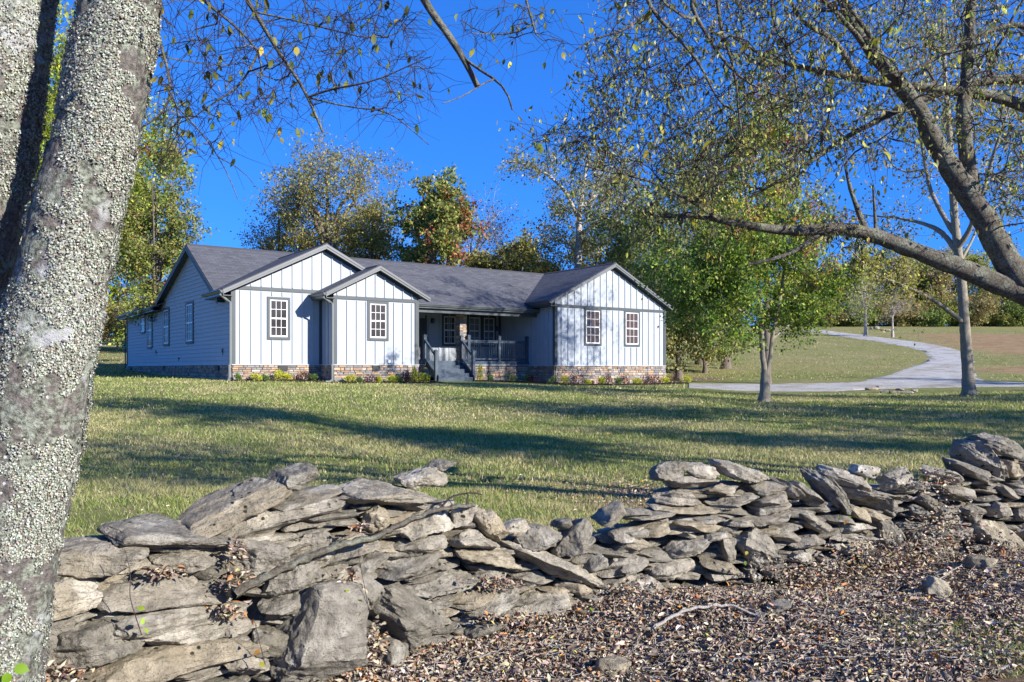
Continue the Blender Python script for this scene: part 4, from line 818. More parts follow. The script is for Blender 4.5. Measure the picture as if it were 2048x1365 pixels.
# ------------------------------------------------------------------ dry stone wall
import bmesh
ICO = {}
for sd in (2, 3, 4, 5):
    bm = bmesh.new(); bmesh.ops.create_icosphere(bm, subdivisions=sd, radius=1); ICO[sd] = (np.array([v.co[:] for v in bm.verts]), np.array([[v.index for v in f.verts] for f in bm.faces])); bm.free()
def nz(p, k): return np.array([noise.noise(Vector(q)*k) for q in p])
def rock(w, h, d, seed, sd=4, p=None, rough=1.):
    g = np.random.default_rng(seed); v, f = ICO[sd]; p = p or g.uniform(3.2, 6.5); so_ = g.uniform(-50, 50, 3)
    u = v/(np.abs(v)**p).sum(1)[:, None]**(1/p)
    for _ in range(g.integers(9, 15)):
        n = g.normal(size=3)*[1, 1, .55]; n /= np.linalg.norm(n); t = g.uniform(.66, .98); e = u@n-t; u = u-np.outer(np.maximum(e, 0)*.985, n)
    low = np.array([noise.noise(Vector(q*1.1+so_)) for q in u]); u = u*(1+.16*low)[:, None]
    # layers of the bedded stone
    lay = np.array([noise.noise(Vector((so_[0], so_[1], q[2]*2.2*h/.08+so_[2]+q[0]*.5))) for q in u]); lay = np.round(lay*5)/5
    u[:, :2] *= (1+.07*rough*lay)[:, None]
    u[:, 2] *= 1-.12*np.clip(np.abs(u[:, 0]), 0, 1)**2
    u = u*[w/2, d/2, h/2]; q = u+so_; m = min(h, .12)
    f1 = nz(q, 11); f2 = nz(q, 30); nn = v/np.array([w, d, h])*h; nn /= np.linalg.norm(nn, axis=1)[:, None]
    pit = np.minimum(nz(q+9, 55), 0) if sd >= 5 else 0
    return u+nn*(m*(.085*f1+.085*rough*f2+.11*pit))[:, None], f
def crisp(o):
    o.data.set_sharp_from_angle(angle=R(33)); return o
def tang(px):
    a = wallY(px-40); b = wallY(px+40); A = Vector(((px-40-1024)/FPX*a, a)); B = Vector(((px+40-1024)/FPX*b, b)); return math.atan2(B.y-A.y, B.x-A.x)
def C6(l): return [(x/2.9257, 900+y/2.9257, w/2.9257, h/2.9257, a, *r) for x, y, w, h, a, *r in l]
def C7(l): return [(600+x/2.8143, 880+y/2.8143, w/2.8143, h/2.8143, a, *r) for x, y, w, h, a, *r in l]
def C8(l): return [(1248+x/2.56, 850+y/2.56, w/2.56, h/2.56, a, *r) for x, y, w, h, a, *r in l]
ST = C6([(600,655,640,200,-3),(1120,655,470,130,-2),(990,830,700,190,-5),(440,870,430,210,3),(1000,515,780,140,-7),(1500,325,760,125,19),(1710,425,960,140,5),(1770,175,340,140,8),(1490,265,260,110,24,.1),(1740,350,260,80,10,.04),(1130,1040,770,260,-3),(600,1170,590,230,4,-.04),(290,1100,420,320,0,.08),(1000,1300,1060,250,-5,-.04),(1580,645,350,220,-14),(1750,770,340,210,16,-.03),(1770,890,450,170,10),(1600,1145,240,150,-15),(690,1000,200,110,-5,.05),(1860,545,280,120,4,.06),(1900,640,300,110,14,.03),(1480,1250,260,140,-20),(250,1300,300,200,8,.02),(1560,960,260,170,20,.14),(80,700,400,200,0,.05),(60,930,380,230,2,.05),(1250,1200,500,90,2,.1),(820,930,500,90,-6,.09),(1330,600,300,130,8,.1)])+\
 C7([(510,312,620,115,-4),(470,460,170,165,84),(740,470,430,135,9),(950,430,190,115,12),(1105,490,220,130,-50),(1250,505,190,110,5,.03),(1010,572,360,105,-9),(700,602,330,110,2),(1080,662,440,110,-14),(320,640,480,100,15),(430,705,190,85,20),(680,722,570,115,-4),(1110,775,250,85,7),(815,822,480,105,3),(1480,722,690,110,-25,-.06),(1370,555,250,135,12),(1580,575,240,160,58,-.03),(1520,480,110,60,0),(690,1030,520,300,-32,-.08),(1000,905,310,90,13),(1170,925,440,120,17),(1400,955,410,115,3),(1130,1065,370,95,9,-.04),(570,1245,240,200,-28,-.1),(400,880,270,200,-55,-.02),(1680,920,240,75,-10),(1870,975,160,75,-15),(1920,1035,140,60,0),(1330,790,210,85,-5,.05),(1580,845,230,75,-8,.04),(1690,700,130,80,10),(1870,712,260,95,7),(1910,615,260,75,-6),(1890,540,210,80,3),(1790,415,220,75,28),(1910,425,180,70,-3),(200,450,400,120,4,.1),(600,520,400,90,0,.12),(250,760,420,110,6,.08),(700,900,400,120,-10,.06),(1250,850,420,110,0,.1),(1560,900,400,90,0,.1),(330,1000,200,160,-60,.0)])+\
 C8([(265,245,195,105,2),(425,238,215,72,-9),(640,257,310,95,-17),(370,303,280,68,-1),(310,375,300,78,-2),(525,342,180,58,4),(755,333,200,60,1),(590,400,270,82,2),(785,393,180,58,10),(875,345,240,62,-38),(965,350,220,48,-37),(1110,352,310,88,-43,-.05),(1200,282,330,80,-13),(1270,360,310,85,-6),(1270,245,165,64,-5),(1460,290,210,105,6),(1680,268,230,78,-14),(1730,350,250,76,-13),(1920,205,290,125,-38),(1975,115,260,100,-18),(2030,235,160,75,-30),(1845,255,300,65,-22),(350,432,380,50,-2),(145,475,310,48,1),(450,487,210,44,-3),(815,430,210,66,9),(740,490,420,72,4),(70,568,150,50,6),(95,622,180,78,-6),(190,540,230,66,6),(410,530,290,66,-3),(620,517,170,44,-9),(505,575,210,46,6),(375,645,270,84,12),(560,640,150,100,-60),(740,655,270,170,-38,-.06),(735,562,160,48,1),(870,585,190,56,-7),(960,612,210,58,6),(1000,510,180,56,-30),(1130,500,210,58,-12),(1230,455,180,60,-20),(1380,420,240,105,-22),(1330,472,210,48,-12),(1220,535,210,50,2),(1375,560,210,140,-45),(1215,637,220,66,9),(1300,702,230,50,0),(525,732,230,58,-14),(285,750,270,86,3),(60,732,190,78,6),(520,790,190,56,-12),(112,842,250,96,5),(250,930,280,150,-45,-.06),(690,790,130,60,-35),(720,850,140,48,12),(1010,770,180,84,12),(1035,820,120,48,0),(795,750,140,45,6),(920,687,120,55,0),(1165,577,170,42,-6),(1590,400,150,66,-30),(1700,572,160,84,12),(1560,812,160,84,-38,-.1),(1950,432,170,84,3),(1830,462,160,84,-12),(1960,585,280,150,-33,-.08),(1990,345,170,52,-25),(1540,460,120,60,-40),(1450,632,130,70,-30),(1850,642,150,60,-10),(90,1000,190,84,2),(50,925,130,66,3),(390,1065,220,90,-32,-.12),(1660,460,160,90,-40,.05),(1780,560,180,90,-10,.06),(1560,600,180,110,-30,.04),(1660,700,200,100,5,.02),(1900,760,240,120,-20,-.02),(2120,330,260,110,-12),(2140,450,240,120,-5),(2130,580,240,130,5),(2150,700,260,130,0),(2150,230,220,100,-20)])
ST = [s if len(s) > 5 else (*s, 0.) for s in ST]
wy0 = float(wallY(1000)); wloc = (-.07, 5.1, Hs(-.07, 5.1)); wall = empty('dry_stone_wall', wloc, label='grey dry stone wall of stacked lichened limestone slabs crossing the foreground', cat='stone wall')
areas = sorted([s[2]*s[3]*wallY(s[0])**0 for s in ST], reverse=True); cut = areas[min(99, len(areas)-1)]
restV = []; restF = []; restC = []; ro = 0; made = 0
def rockcol(g, n):
    c = np.array([(1.0,.97,.92),(.86,.85,.83),(1.12,1.09,1.03),(1.0,.93,.80),(.74,.73,.70)][g.integers(5)])*g.uniform(.82, 1.15); return np.repeat(c[None], n, 0)
def rock_at(px, py, wp, hp_, ang, back, seed, sd, thick=None):
    Y = float(wallY(px))+back; w = wp*Y/FPX*1.10; h = hp_*Y/FPX*.94; ta = tang(px); d = thick or float(np.clip(w*.75, .16, .42)); g = np.random.default_rng(seed)
    # nearer the top of the wall the stones stand a little further back
    top = np.clip((1250-py)/300, 0, 1)*.10; v, f = rock(w, h, d, seed, sd); c = P(px, py, Y+top); mid = Vector((-math.sin(ta), math.cos(ta), 0))*(d*.42); c = c+mid
    Rm = Matrix.Rotation(ta+g.uniform(-.12, .12), 3, 'Z')@Matrix.Rotation(-R(ang), 3, 'Y')@Matrix.Rotation(g.uniform(-.10, .16), 3, 'X'); return v, f, c, Rm, g
for k, (px, py, wp, hp_, ang, back) in enumerate(ST):
    big = wp*hp_ >= cut and made < 100; sd = 5 if wp*hp_ > 3000 else 4
    v, f, c, Rm, g = rock_at(px, py, wp, hp_, ang, back, k+11, sd)
    v = v@np.array(Rm).T
    if big: crisp(mesh_np('stone', v, [f], ROCK, wall, C=rockcol(g, len(v)), smooth=True, loc=c-Vector(wloc))); made += 1
    else: restV.append(v+np.array(c-Vector(wloc))); restF.append(f+ro); restC.append(rockcol(g, len(v))); ro += len(v)
prof = [(-300,1100),(0,1085),(300,1072),(400,1050),(480,1010),(560,975),(640,965),(700,985),(860,985),(900,1040),(1000,1050),(1050,1065),(1130,1070),(1180,1070),(1240,1040),(1310,1010),(1350,960),(1450,955),(1600,975),(1700,985),(1750,955),(1880,950),(1950,905),(2048,890),(2500,880)]
px_, py_ = zip(*prof)
for layer, back in ((0, .085), (1, .28), (2, .42)):
    yy = 0
    for row in range(34):
        x = -350+random.random()*60
        while x < 2480:
            Y = float(wallY(x))+back; top = np.interp(x, px_, py_); gb = 738+(EYE-Hs((x-1024)/FPX*Y, Y))/Y*FPX; sc = FPX/Y; hh = .048*sc; y = top+14+layer*2+hh*(row+.5)
            wp = random.uniform(.16, .42)*sc
            if y < gb+10:
                v, f, c, Rm, g = rock_at(x+wp/2, y, wp*1.05, hh*random.uniform(1.05, 1.5), random.gauss(0, 6), back, 9000+layer*2000+row*60+int(x), 3 if layer == 0 else 2, thick=.26)
                restV.append(v@np.array(Rm).T+np.array(c-Vector(wloc))); restF.append(f+ro); restC.append(rockcol(g, len(v))*.9); ro += len(v)
            x += wp*.93
tag(crisp(mesh_np('stone', np.concatenate(restV), [np.concatenate(restF)], ROCK, wall, C=np.concatenate(restC), smooth=True)), kind='stuff')
# stones that lie loose on the wall and in the leaves
def loose(label, px, py, wp, hp_, ang, back=0., Y=None, seed=0, thick=None, name='loose_stone', rot=0.):
    if Y is None: v, f, c, Rm, g = rock_at(px, py, wp, hp_, ang, back, 500+seed, 5)
    else:
        g = np.random.default_rng(500+seed); v, f = rock(wp*Y/FPX, hp_*Y/FPX, thick or wp*Y/FPX*.7, 500+seed, 4); Rm = Matrix.Rotation(g.uniform(-.5, .5), 3, 'Z')@Matrix.Rotation(-R(ang), 3, 'Y'); c = P(px, py, Y)
    return tag(crisp(mesh_np(name, v@np.array(Rm).T, [f], ROCK, None, C=rockcol(g, len(v)), smooth=True, loc=c)), label=label, cat='stone')
loose('angular grey stone standing on the wall top left of the gap', 600+718/2.8143, 880+222/2.8143, 100, 38, 4, .06, seed=1, thick=.2)
loose('small flat stone perched on the angular stone left of the gap', 600+828/2.8143, 880+147/2.8143, 52, 22, 12, .1, seed=2)
loose('big smooth upright slab leaning against the wall foot', 664, 1290, 165, 250, -8, -.16, seed=3)
def ground_stone(label, px, py, wp, hp_, ang, seed, name='loose_stone'):
    g_ = G(px, py+hp_*.35); loose(label, px, py, wp, hp_, ang, Y=g_.y, seed=seed, name=name)
ground_stone('yellowish half buried stone in the leaf litter at the bottom', 1232, 1335, 80, 42, -2, 11); ground_stone('dark wedge shaped stone among the brown leaves', 1668, 1311, 30, 20, -30, 12)
ground_stone('small flat stone in the leaves below the middle of the wall', 1515, 1235, 48, 18, 5, 13); ground_stone('tan stone half covered by leaves at lower left of the litter', 885, 1240, 40, 26, 20, 14)
ground_stone('pale low stone sunk in leaves right of the crooked stick', 1560, 1215, 55, 22, 10, 15); ground_stone('broken grey stone fallen in front of the right part of the wall', 1870, 1180, 66, 44, -30, 16); ground_stone('grey stone poking from leaves at the right wall foot', 1965, 1128, 60, 36, 12, 17)
# rocks by the drive and in the field
for k, (px, py, w_, h_) in enumerate([(1745,781,26,8),(1768,786,24,9),(1790,788,26,9),(1812,788,30,8),(1828,784,18,8),(1757,777,20,5),(1800,782,16,6)]):
    g_ = G(px, py); loose(f'pale rock of the low culvert row beside the driveway, {ordn[k]} of the row', px, py-2, w_, h_, 0, Y=g_.y, seed=30+k, name='culvert_rock')
for k, (px, py, w_, h_) in enumerate([(1743,657,10,5),(1753,656,16,7),(1766,660,14,5),(1777,661,14,5),(1790,659,12,4)]):
    loose(f'rock of the pile under the two bare field trees, {ordn[k]} of the pile', px, py, w_, h_, 0, Y=106, seed=40+k, name='field_rock')

# ------------------------------------------------------------------ double trunked lichened tree at the left
def trunk_mesh(rows, Y, n_seg, n_ring, amp, seed):
    rows = np.array(rows, float); t = np.linspace(rows[0, 0], rows[-1, 0], n_ring); ce = np.interp(t, rows[:, 0], (rows[:, 1]+rows[:, 2])/2); hw_ = np.interp(t, rows[:, 0], (rows[:, 2]-rows[:, 1])/2); k = np.ones(41)/41
    pad = lambda a: np.convolve(np.pad(a, 20, mode='edge'), k, 'valid'); ce = pad(ce); hw_ = pad(hw_)
    X = (ce-1024)/FPX*Y; Z = EYE+(738-t)/FPX*Y; r = hw_/FPX*Y; a = np.arange(n_seg)*2*math.pi/n_seg
    V = np.stack([X[:, None]+np.cos(a)*r[:, None], Y+np.sin(a)*r[:, None]*.95+0*Z[:, None], np.repeat(Z[:, None], n_seg, 1)], -1); N = np.stack([np.cos(a)[None]+0*Z[:, None], np.sin(a)[None]+0*Z[:, None], 0*V[..., 0]], -1)
    q = V.reshape(-1, 3); nf = N.reshape(-1, 3); q2 = q*[1, 1, .45]+seed
    big = nz(q2, 6); mid = np.maximum(nz(q+seed, 26)-.12, 0); rid = np.abs(nz(q*[1, 1, .5]+seed, 13)); fine = nz(q+seed, 60)
    side = np.clip(nf[:, 0]*1.2, 0, 1)*.7+.3
    d = amp*(.55*big+.45*mid*1.6*side+.25*rid+.12*fine); return q+nf*d[:, None], nf, N.shape[:2], (big, mid)
def trunk_obj(rows, Y, seed, root, nl, loc, ns=200, nr=620):
    v, nf, (a, b), (big, mid) = trunk_mesh(rows, Y, ns, nr, .022, seed); I = np.arange(a*b).reshape(a, b); J = np.roll(I, -1, 1)
    F = np.stack([I[:-1], I[1:], J[1:], J[:-1]], -1).reshape(-1, 4)[:, ::-1]; mesh_np('trunk', v-np.array(loc), [F], LBARK, root, smooth=True)
    g = rng; idx = g.integers(len(v), size=int(nl*3.2)); p = v[idx]+g.normal(0, .003, (len(idx), 3)); n = nf[idx]
    m1 = nz(p*[1, 1, .8]+seed*3, 7)+.55*nz(p+seed, 22)+.40*nz(p*[1, 1, .7]+seed, 2.6)-.32*np.clip(n[:, 0]-.35, 0, 1); keep = (m1 > -.27) & ((p[:, 2] < 4.2)); p = p[keep][:nl]; n = n[keep][:nl]
    N = len(p); pal = [(.33,.345,.285,5),(.40,.415,.355,3.5),(.26,.27,.215,4),(.15,.15,.12,3.5),(.46,.47,.43,1.),(.40,.39,.26,.8),(.20,.155,.12,1.5)]; col = pick(pal, N, .16)
    ax = g.normal(size=(N, 3)); ax -= n*(ax*n).sum(1)[:, None]*.7; ax /= np.linalg.norm(ax, axis=1)[:, None]
    leaf_mesh('lichen', p+n*.003-np.array(loc), g.uniform(.0035, .0085, N), col, LICHEN, root, near=False, axis=ax*1.2, droop=0, width=1.6, curl=.7, nrm=n*2.4)
rng = np.random.default_rng(55)
tl_ = (-1.75, 2.65, Hs(-1.75, 2.65)); ltree = empty('lichened_tree', tl_, label='double trunked tree crusted with pale lichen at the left edge, bare twigs hanging above', cat='tree')
rowsB = [(-1500,420,500),(-900,330,440),(-500,262,392),(-200,205,347),(0,172,314),(150,141,290),(300,108,266),(430,74,234),(600,26,199),(800,-25,163),(1050,-75,122),(1250,-112,82),(1400,-140,58),(1600,-190,70),(1790,-260,130)]
rowsA = [(-1500,60,190),(-900,20,190),(-400,-60,120),(0,-115,98),(200,-130,78),(330,-140,58),(450,-160,34),(560,-180,4),(700,-200,-20),(900,-240,-60),(1200,-270,-80),(1500,-310,-90),(1790,-380,-60)]
trunk_obj(rowsB, 2.60, 3.3, ltree, 270000, tl_); trunk_obj(rowsA, 2.72, 8.1, ltree, 150000, tl_)
def ql(l, root_loc): return [np.array(P(*(p if len(p) == 3 else (*p, 3.)))) - np.array(root_loc) for p in l]
def lim(l, d0, d1, loc, Y=3.0): return (ql([(p[0], p[1], p[2] if len(p) > 2 else Y) for p in l], loc), d0/2*Y/FPX, d1/2*Y/FPX)
LB = [lim([(360,-420,2.6),(560,-430,2.8),(740,-230,3.1),(847,0,3.2),(867,32,3.2),(897,67,3.2),(917,103,3.2),(938,135,3.2),(955,173,3.2)], 34, 12, tl_, 3.2), lim([(923,111,3.2),(949,135,3.18),(979,152,3.15),(1008,167,3.12),(1020,182,3.1),(1025,220,3.1)], 8, 4, tl_, 3.2), lim([(990,158,3.14),(972,163,3.1),(952,176,3.05),(926,196,3.),(885,207,2.95)], 4, 2, tl_, 3.1),
      lim([(330,-300,2.6),(420,-160,2.8),(491,0,3.0),(514,29),(535,67),(561,114),(591,147),(617,196),(632,232),(646,265)], 14, 5, tl_), lim([(617,194),(655,179,2.95),(714,170,2.9),(767,158,2.9),(800,138,2.9),(863,113,2.85)], 6, 2, tl_), lim([(622,196),(667,208,3.05),(714,217,3.1),(755,220,3.1),(775,220,3.15),(800,240,3.2),(858,290,3.2)], 5, 2, tl_),
      lim([(514,25),(573,37,3.1),(617,48,3.15),(676,62,3.2),(720,76,3.2),(778,78,3.25),(800,70,3.25),(845,20,3.25)], 5, 2.5, tl_), lim([(310,-220,2.6),(360,-80,2.75),(397,0,2.9),(427,18,2.9),(456,38,2.9),(485,67,2.9),(520,100,2.9),(529,135,2.9),(516,185,2.9)], 11, 3, tl_, 2.9),
      lim([(520,98,2.9),(509,117,2.88),(497,147,2.85),(485,173,2.85),(456,193,2.85),(432,202,2.85),(406,217,2.85),(388,235,2.85)], 6, 3, tl_, 2.9), lim([(250,-100,2.55),(300,0,2.6),(315,59,2.65),(324,108,2.7),(339,141,2.7),(343,176,2.7),(344,205,2.7),(336,226,2.7),(295,249,2.7),(270,262,2.68)], 10, 4, tl_, 2.7),
      lim([(344,190,2.7),(352,205,2.75),(362,229,2.75),(365,264,2.75),(359,284,2.75),(340,297,2.75)], 4, 2, tl_, 2.7), lim([(355,215,2.75),(371,232,2.8),(391,246,2.8),(412,279,2.8),(441,317,2.85),(456,346,2.85),(471,381,2.85),(476,400,2.85)], 4, 1.6, tl_, 2.8), lim([(441,317,2.85),(485,340,2.85),(515,378,2.85)], 2.5, 1.3, tl_, 2.8),
      lim([(480,-330,2.7),(800,-380,3.),(1010,-200,3.3),(1052,0,3.4),(1061,29,3.4),(1065,53,3.4),(1072,69,3.4)], 16, 5, tl_, 3.4), lim([(1064,50,3.4),(1040,62,3.4),(1023,73,3.4),(976,70,3.4),(938,59,3.4),(925,42,3.4)], 5, 2, tl_, 3.4), lim([(315,112,2.7),(350,120,2.75),(400,128,2.8),(450,135,2.85),(475,128,2.85)], 4, 2, tl_, 2.8)]
def inpoly(poly, n, y0, y1):
    p = np.array(poly, float); out = []; lo = p.min(0); hi = p.max(0)
    while len(out) < n:
        x, y = rng.uniform(lo, hi); c = False; j = len(p)-1
        for i in range(len(p)):
            if (p[i, 1] > y) != (p[j, 1] > y) and x < (p[j, 0]-p[i, 0])*(y-p[i, 1])/(p[j, 1]-p[i, 1])+p[i, 0]: c = not c
            j = i
        if c: out.append(np.array(P(x, y, rng.uniform(y0, y1))))
    return np.array(out)
att = np.concatenate([inpoly([(310,-20),(300,200),(330,300),(400,330),(520,240),(620,230),(700,100),(700,-20)], 190, 2.6, 3.2), inpoly([(620,0),(640,190),(800,250),(880,160),(830,60),(800,-20)], 100, 2.9, 3.4), inpoly([(920,0),(930,100),(1050,110),(1130,90),(1130,0)], 30, 3.2, 3.6), inpoly([(200,-900),(200,-40),(1100,-40),(1300,-500),(900,-900)], 120, 2.0, 4.5)])-np.array(tl_)
ch, tips, A = grow(LB, att, .05, .0016, .36, .5); tw, ends = twigs(tips, 3, .17, .0012, .3)
wood_mesh('branch', ch, LIMB, ltree); wood_mesh('twig', tw, TWIG, ltree)
src = np.concatenate([tips, ends]); n = 330; ce = src[rng.integers(len(src), size=n)]; LP = [(.17,.20,.04,5),(.10,.12,.03,3),(.42,.34,.04,1.1),(.22,.20,.04,2)]
leaf_mesh('foliage', ce, rng.uniform(.024, .044, n), pick(LP, n), LEAF, ltree, near=True, droop=1.2, width=1.25, curl=.25)
# leafy twig close to the lens at the bottom left
sp = P(8, 1400, 1.7); sprig = empty('leafy_sprig', sp, label='bright green leaves of a small sprig at the bottom left corner', cat='plant'); e = [np.array(P(x, y, 1.7)-sp) for x, y in ((8, 1180), (2, 1325), (28, 1335), (14, 1345), (-8, 1300), (5, 1352))]
wood_mesh('stem', [(np.array([(0, 0, 0), (-.01, 0, .05), (-.02, 0, .1)]), np.array([.002, .0015, .001]))], TWIG, sprig)
leaf_mesh('foliage', np.array([e[1], e[2], e[3], e[4], e[5]]), np.array([.026, .030, .026, .024, .02]), np.array([(.20,.34,.02)]*5), LEAF, sprig, near=True, droop=0, width=1.9, axis=np.array([(-1,0,.3),(1,0,-.1),(.2,0,-.9),(-.2,0,1),(-.6,0,-.5)])*2., nrm=np.array([(0,-1,.3)]*5))

# ------------------------------------------------------------------ big tree reaching in from the right
rng = np.random.default_rng(77); rx = (2400-1024)/FPX*7.5; rloc = (rx, 7.5, Hs(rx, 7.5)); rtree = empty('spreading_tree', rloc, label='old spreading tree whose mossy limbs and small leaves reach in from the right', cat='tree')
L = lambda l, d0, d1, Y=7.5: lim(l, d0, d1, rloc, Y)
RB = [L([(2400,1110),(2380,1000),(2330,860),(2230,730),(2130,640),(2080,604)], 130, 50), L([(2200,705),(2130,640),(2060,590),(1980,562),(1900,528),(1840,506),(1780,482),(1730,466),(1680,455),(1620,462),(1560,462),(1500,452),(1440,441),(1390,430),(1320,436),(1270,418)], 54, 5),
      L([(2250,752),(2160,665),(2090,610),(2045,565),(2010,520),(1985,470),(1965,430),(1940,398),(1915,360),(1890,318),(1865,280),(1850,240),(1830,205),(1790,160),(1740,100),(1700,40),(1670,-30),(1640,-160)], 72, 8), L([(1950,405),(1943,370),(1936,330),(1930,285),(1925,240),(1930,180),(1938,90),(1945,-40),(1960,-200)], 32, 11),
      L([(2330,860),(2330,650),(2280,450),(2180,300),(2100,240),(2048,212),(2010,197),(1950,186),(1880,178),(1800,170),(1720,158),(1650,146),(1590,132),(1520,110),(1460,70)], 48, 5), L([(2200,330,7.9),(2120,190,7.9),(2048,153,7.9),(1950,165,7.9),(1850,196,7.9),(1780,228,7.9),(1700,270,7.9),(1640,310,7.9),(1580,350,7.9),(1500,395,7.9)], 26, 5, 7.9),
      L([(2250,400,7.2),(2150,120,7.2),(2048,44,7.2),(1960,66,7.2),(1890,108,7.2),(1830,140,7.2),(1760,150,7.2)], 22, 5), L([(1650,458),(1625,480),(1600,500),(1565,516),(1520,524),(1495,530)], 16, 5), L([(1800,168,7.3),(1780,140,7.3),(1740,70,7.2),(1700,20,7.2),(1670,-40,7.2)], 14, 5), L([(1720,158,7.4),(1660,66,7.2),(1620,60,7.1),(1590,30,7.1),(1570,-30,7.1)], 14, 6),
      L([(1740,100,7.3),(1650,0,7.),(1550,-60,6.8),(1540,30,6.8),(1560,80,6.8),(1588,110,6.8),(1592,180,6.8),(1598,238,6.8)], 12, 3, 6.8), L([(1560,-100,6.7),(1430,-60,6.7),(1440,60,6.7),(1462,110,6.7),(1474,170,6.7),(1478,250,6.7),(1490,290,6.7)], 12, 3, 6.7), L([(1430,-60,6.7),(1370,0,6.7),(1400,45,6.7),(1430,100,6.7),(1470,150,6.7),(1520,180,6.7),(1590,205,6.7)], 11, 3, 6.7),
      L([(1420,-70,6.7),(1280,-40,6.9),(1300,20,6.9),(1350,70,6.9),(1400,125,6.9),(1420,170,6.9),(1440,215,6.9),(1490,230,6.9)], 12, 3, 6.9), L([(1500,395,7.9),(1420,350,7.8),(1340,300,7.8),(1270,250,7.8),(1220,215,7.8)], 8, 3, 7.8), L([(1440,441),(1380,400,7.3),(1300,360,7.2),(1220,345,7.1),(1160,330,7.)], 10, 3), L([(1735,468),(1715,420),(1700,380),(1690,330)], 13, 5), L([(1752,472),(1750,430),(1746,370)], 8, 4),
      L([(1300,25,6.9),(1240,70,6.9),(1180,75,6.9),(1140,110,6.9)], 7, 2, 6.9)]
att = np.concatenate([inpoly([(1240,-60),(1200,50),(1160,120),(1200,200),(1090,245),(1072,280),(1120,320),(1190,350),(1230,410),(1340,430),(1450,415),(1560,390),(1640,340),(1760,300),(1880,255),(2120,250),(2200,-60)], 410, 6.2, 9.2), inpoly([(1250,-40),(1180,180),(1100,260),(1300,400),(1500,380),(1660,300),(1700,-40)], 190, 6.2, 9.), inpoly([(1640,440),(1640,490),(1740,520),(1760,470)], 14, 7.2, 7.8), inpoly([(1960,250),(1990,420),(2100,460),(2200,250)], 40, 7, 9), inpoly([(1280,410),(1290,460),(1480,480),(1500,440)], 16, 7.1, 7.8), inpoly([(1300,-700),(1300,-60),(2300,-60),(2700,200),(3000,-300),(2300,-800)], 150, 5.5, 10)])-np.array(rloc)
ch, tips, A = grow(RB, att, .10, .005, .42, .4); tw, ends = twigs(tips, 5, .34, .0036, .3)
wood_mesh('trunk', ch, LIMB, rtree); wood_mesh('twig', tw, TWIG, rtree)
src = np.concatenate([tips, ends, ends]); n = 15500; ce = src[rng.integers(len(src), size=n)]+rng.normal(0, .04, (n, 3))
RP = [(.22,.24,.065,5),(.14,.155,.045,3),(.34,.33,.12,3),(.50,.45,.07,1.1),(.28,.21,.11,1.2)]
leaf_mesh('foliage', ce, rng.uniform(.024, .062, n), pick(RP, n, .4), LEAF, rtree, near=True, droop=.9, width=1.05, curl=.4)
n = 260; leaf_mesh('foliage', src[rng.integers(len(src), size=n)], rng.uniform(.06, .11, n), pick([(.40,.38,.04,2),(.25,.30,.05,1)], n), LEAF, rtree, near=True, droop=.8, width=1.3, curl=.3)

# ------------------------------------------------------------------ fallen branches, sprigs on the wall
def fallen(label, pts, d0, d1, twigs_=(), mat=LIMB, name='fallen_branch'):
    loc = pts[0]; root = empty(name, loc, label=label, cat='branch'); q = [np.array(p-loc) for p in pts]; s = resample(q, .03); s += rng.normal(0, .004, s.shape)
    wood_mesh('stick', [(s, np.linspace(d0, d1, len(s))*(1+rng.normal(0, .07, len(s))))], mat, root)
    if twigs_: wood_mesh('twig', [(resample([np.array(p-loc) for p in t], .03), np.linspace(.008, .004, len(resample([np.array(p-loc) for p in t], .03)))) for t in twigs_], TWIG, root)
wp = lambda px, py, o=-.09: P(px, py, float(wallY(px))+o)
fallen('long dead branch lying diagonally across the face of the wall', [wp(466,1192),wp(520,1160),wp(600,1122),wp(671,1093),wp(749,1076),wp(799,1050,-.06),wp(842,1032,-.03),wp(884,1017,-.0),wp(950,1010,.02)], .024, .013, [[wp(884,1014,0), wp(893,1002,.02), wp(906,992,.03), wp(945,985,.05), wp(965,990,.05)], [wp(934,1010,.02), wp(935,985,.03)]])
gg = lambda px, py, o=.03: G(px, py)+Vector((0, 0, o))
fallen('crooked pale stick lying on the leaf litter below the wall', [gg(1307,1270),gg(1340,1256,.05),gg(1380,1246,.06),gg(1440,1236,.06),gg(1470,1236,.05),gg(1518,1249)], .014, .008, mat=BARK_L)
fallen('thin bare twig lying on leaves at the lower middle', [gg(925,1335),gg(960,1332,.04),gg(990,1322,.04),gg(1012,1310)], .006, .003, mat=BARK_L); fallen('short straight stick in the leaves at the bottom right', [gg(1455,1342),gg(1480,1334,.05),gg(1510,1338,.04)], .007, .006, mat=BARK_L)
fallen('short pale stick leaning on the stone at the right wall foot', [gg(1853,1190,.05),gg(1895,1172,.09),gg(1925,1163,.10)], .007, .004, mat=BARK_L)
fallen('thin stick standing out of the leaves by the pitted stone', [wp(1984,1150,-.2), wp(1986,1110,-.2), wp(1986,1075,-.2)], .004, .003, mat=BARK_L)
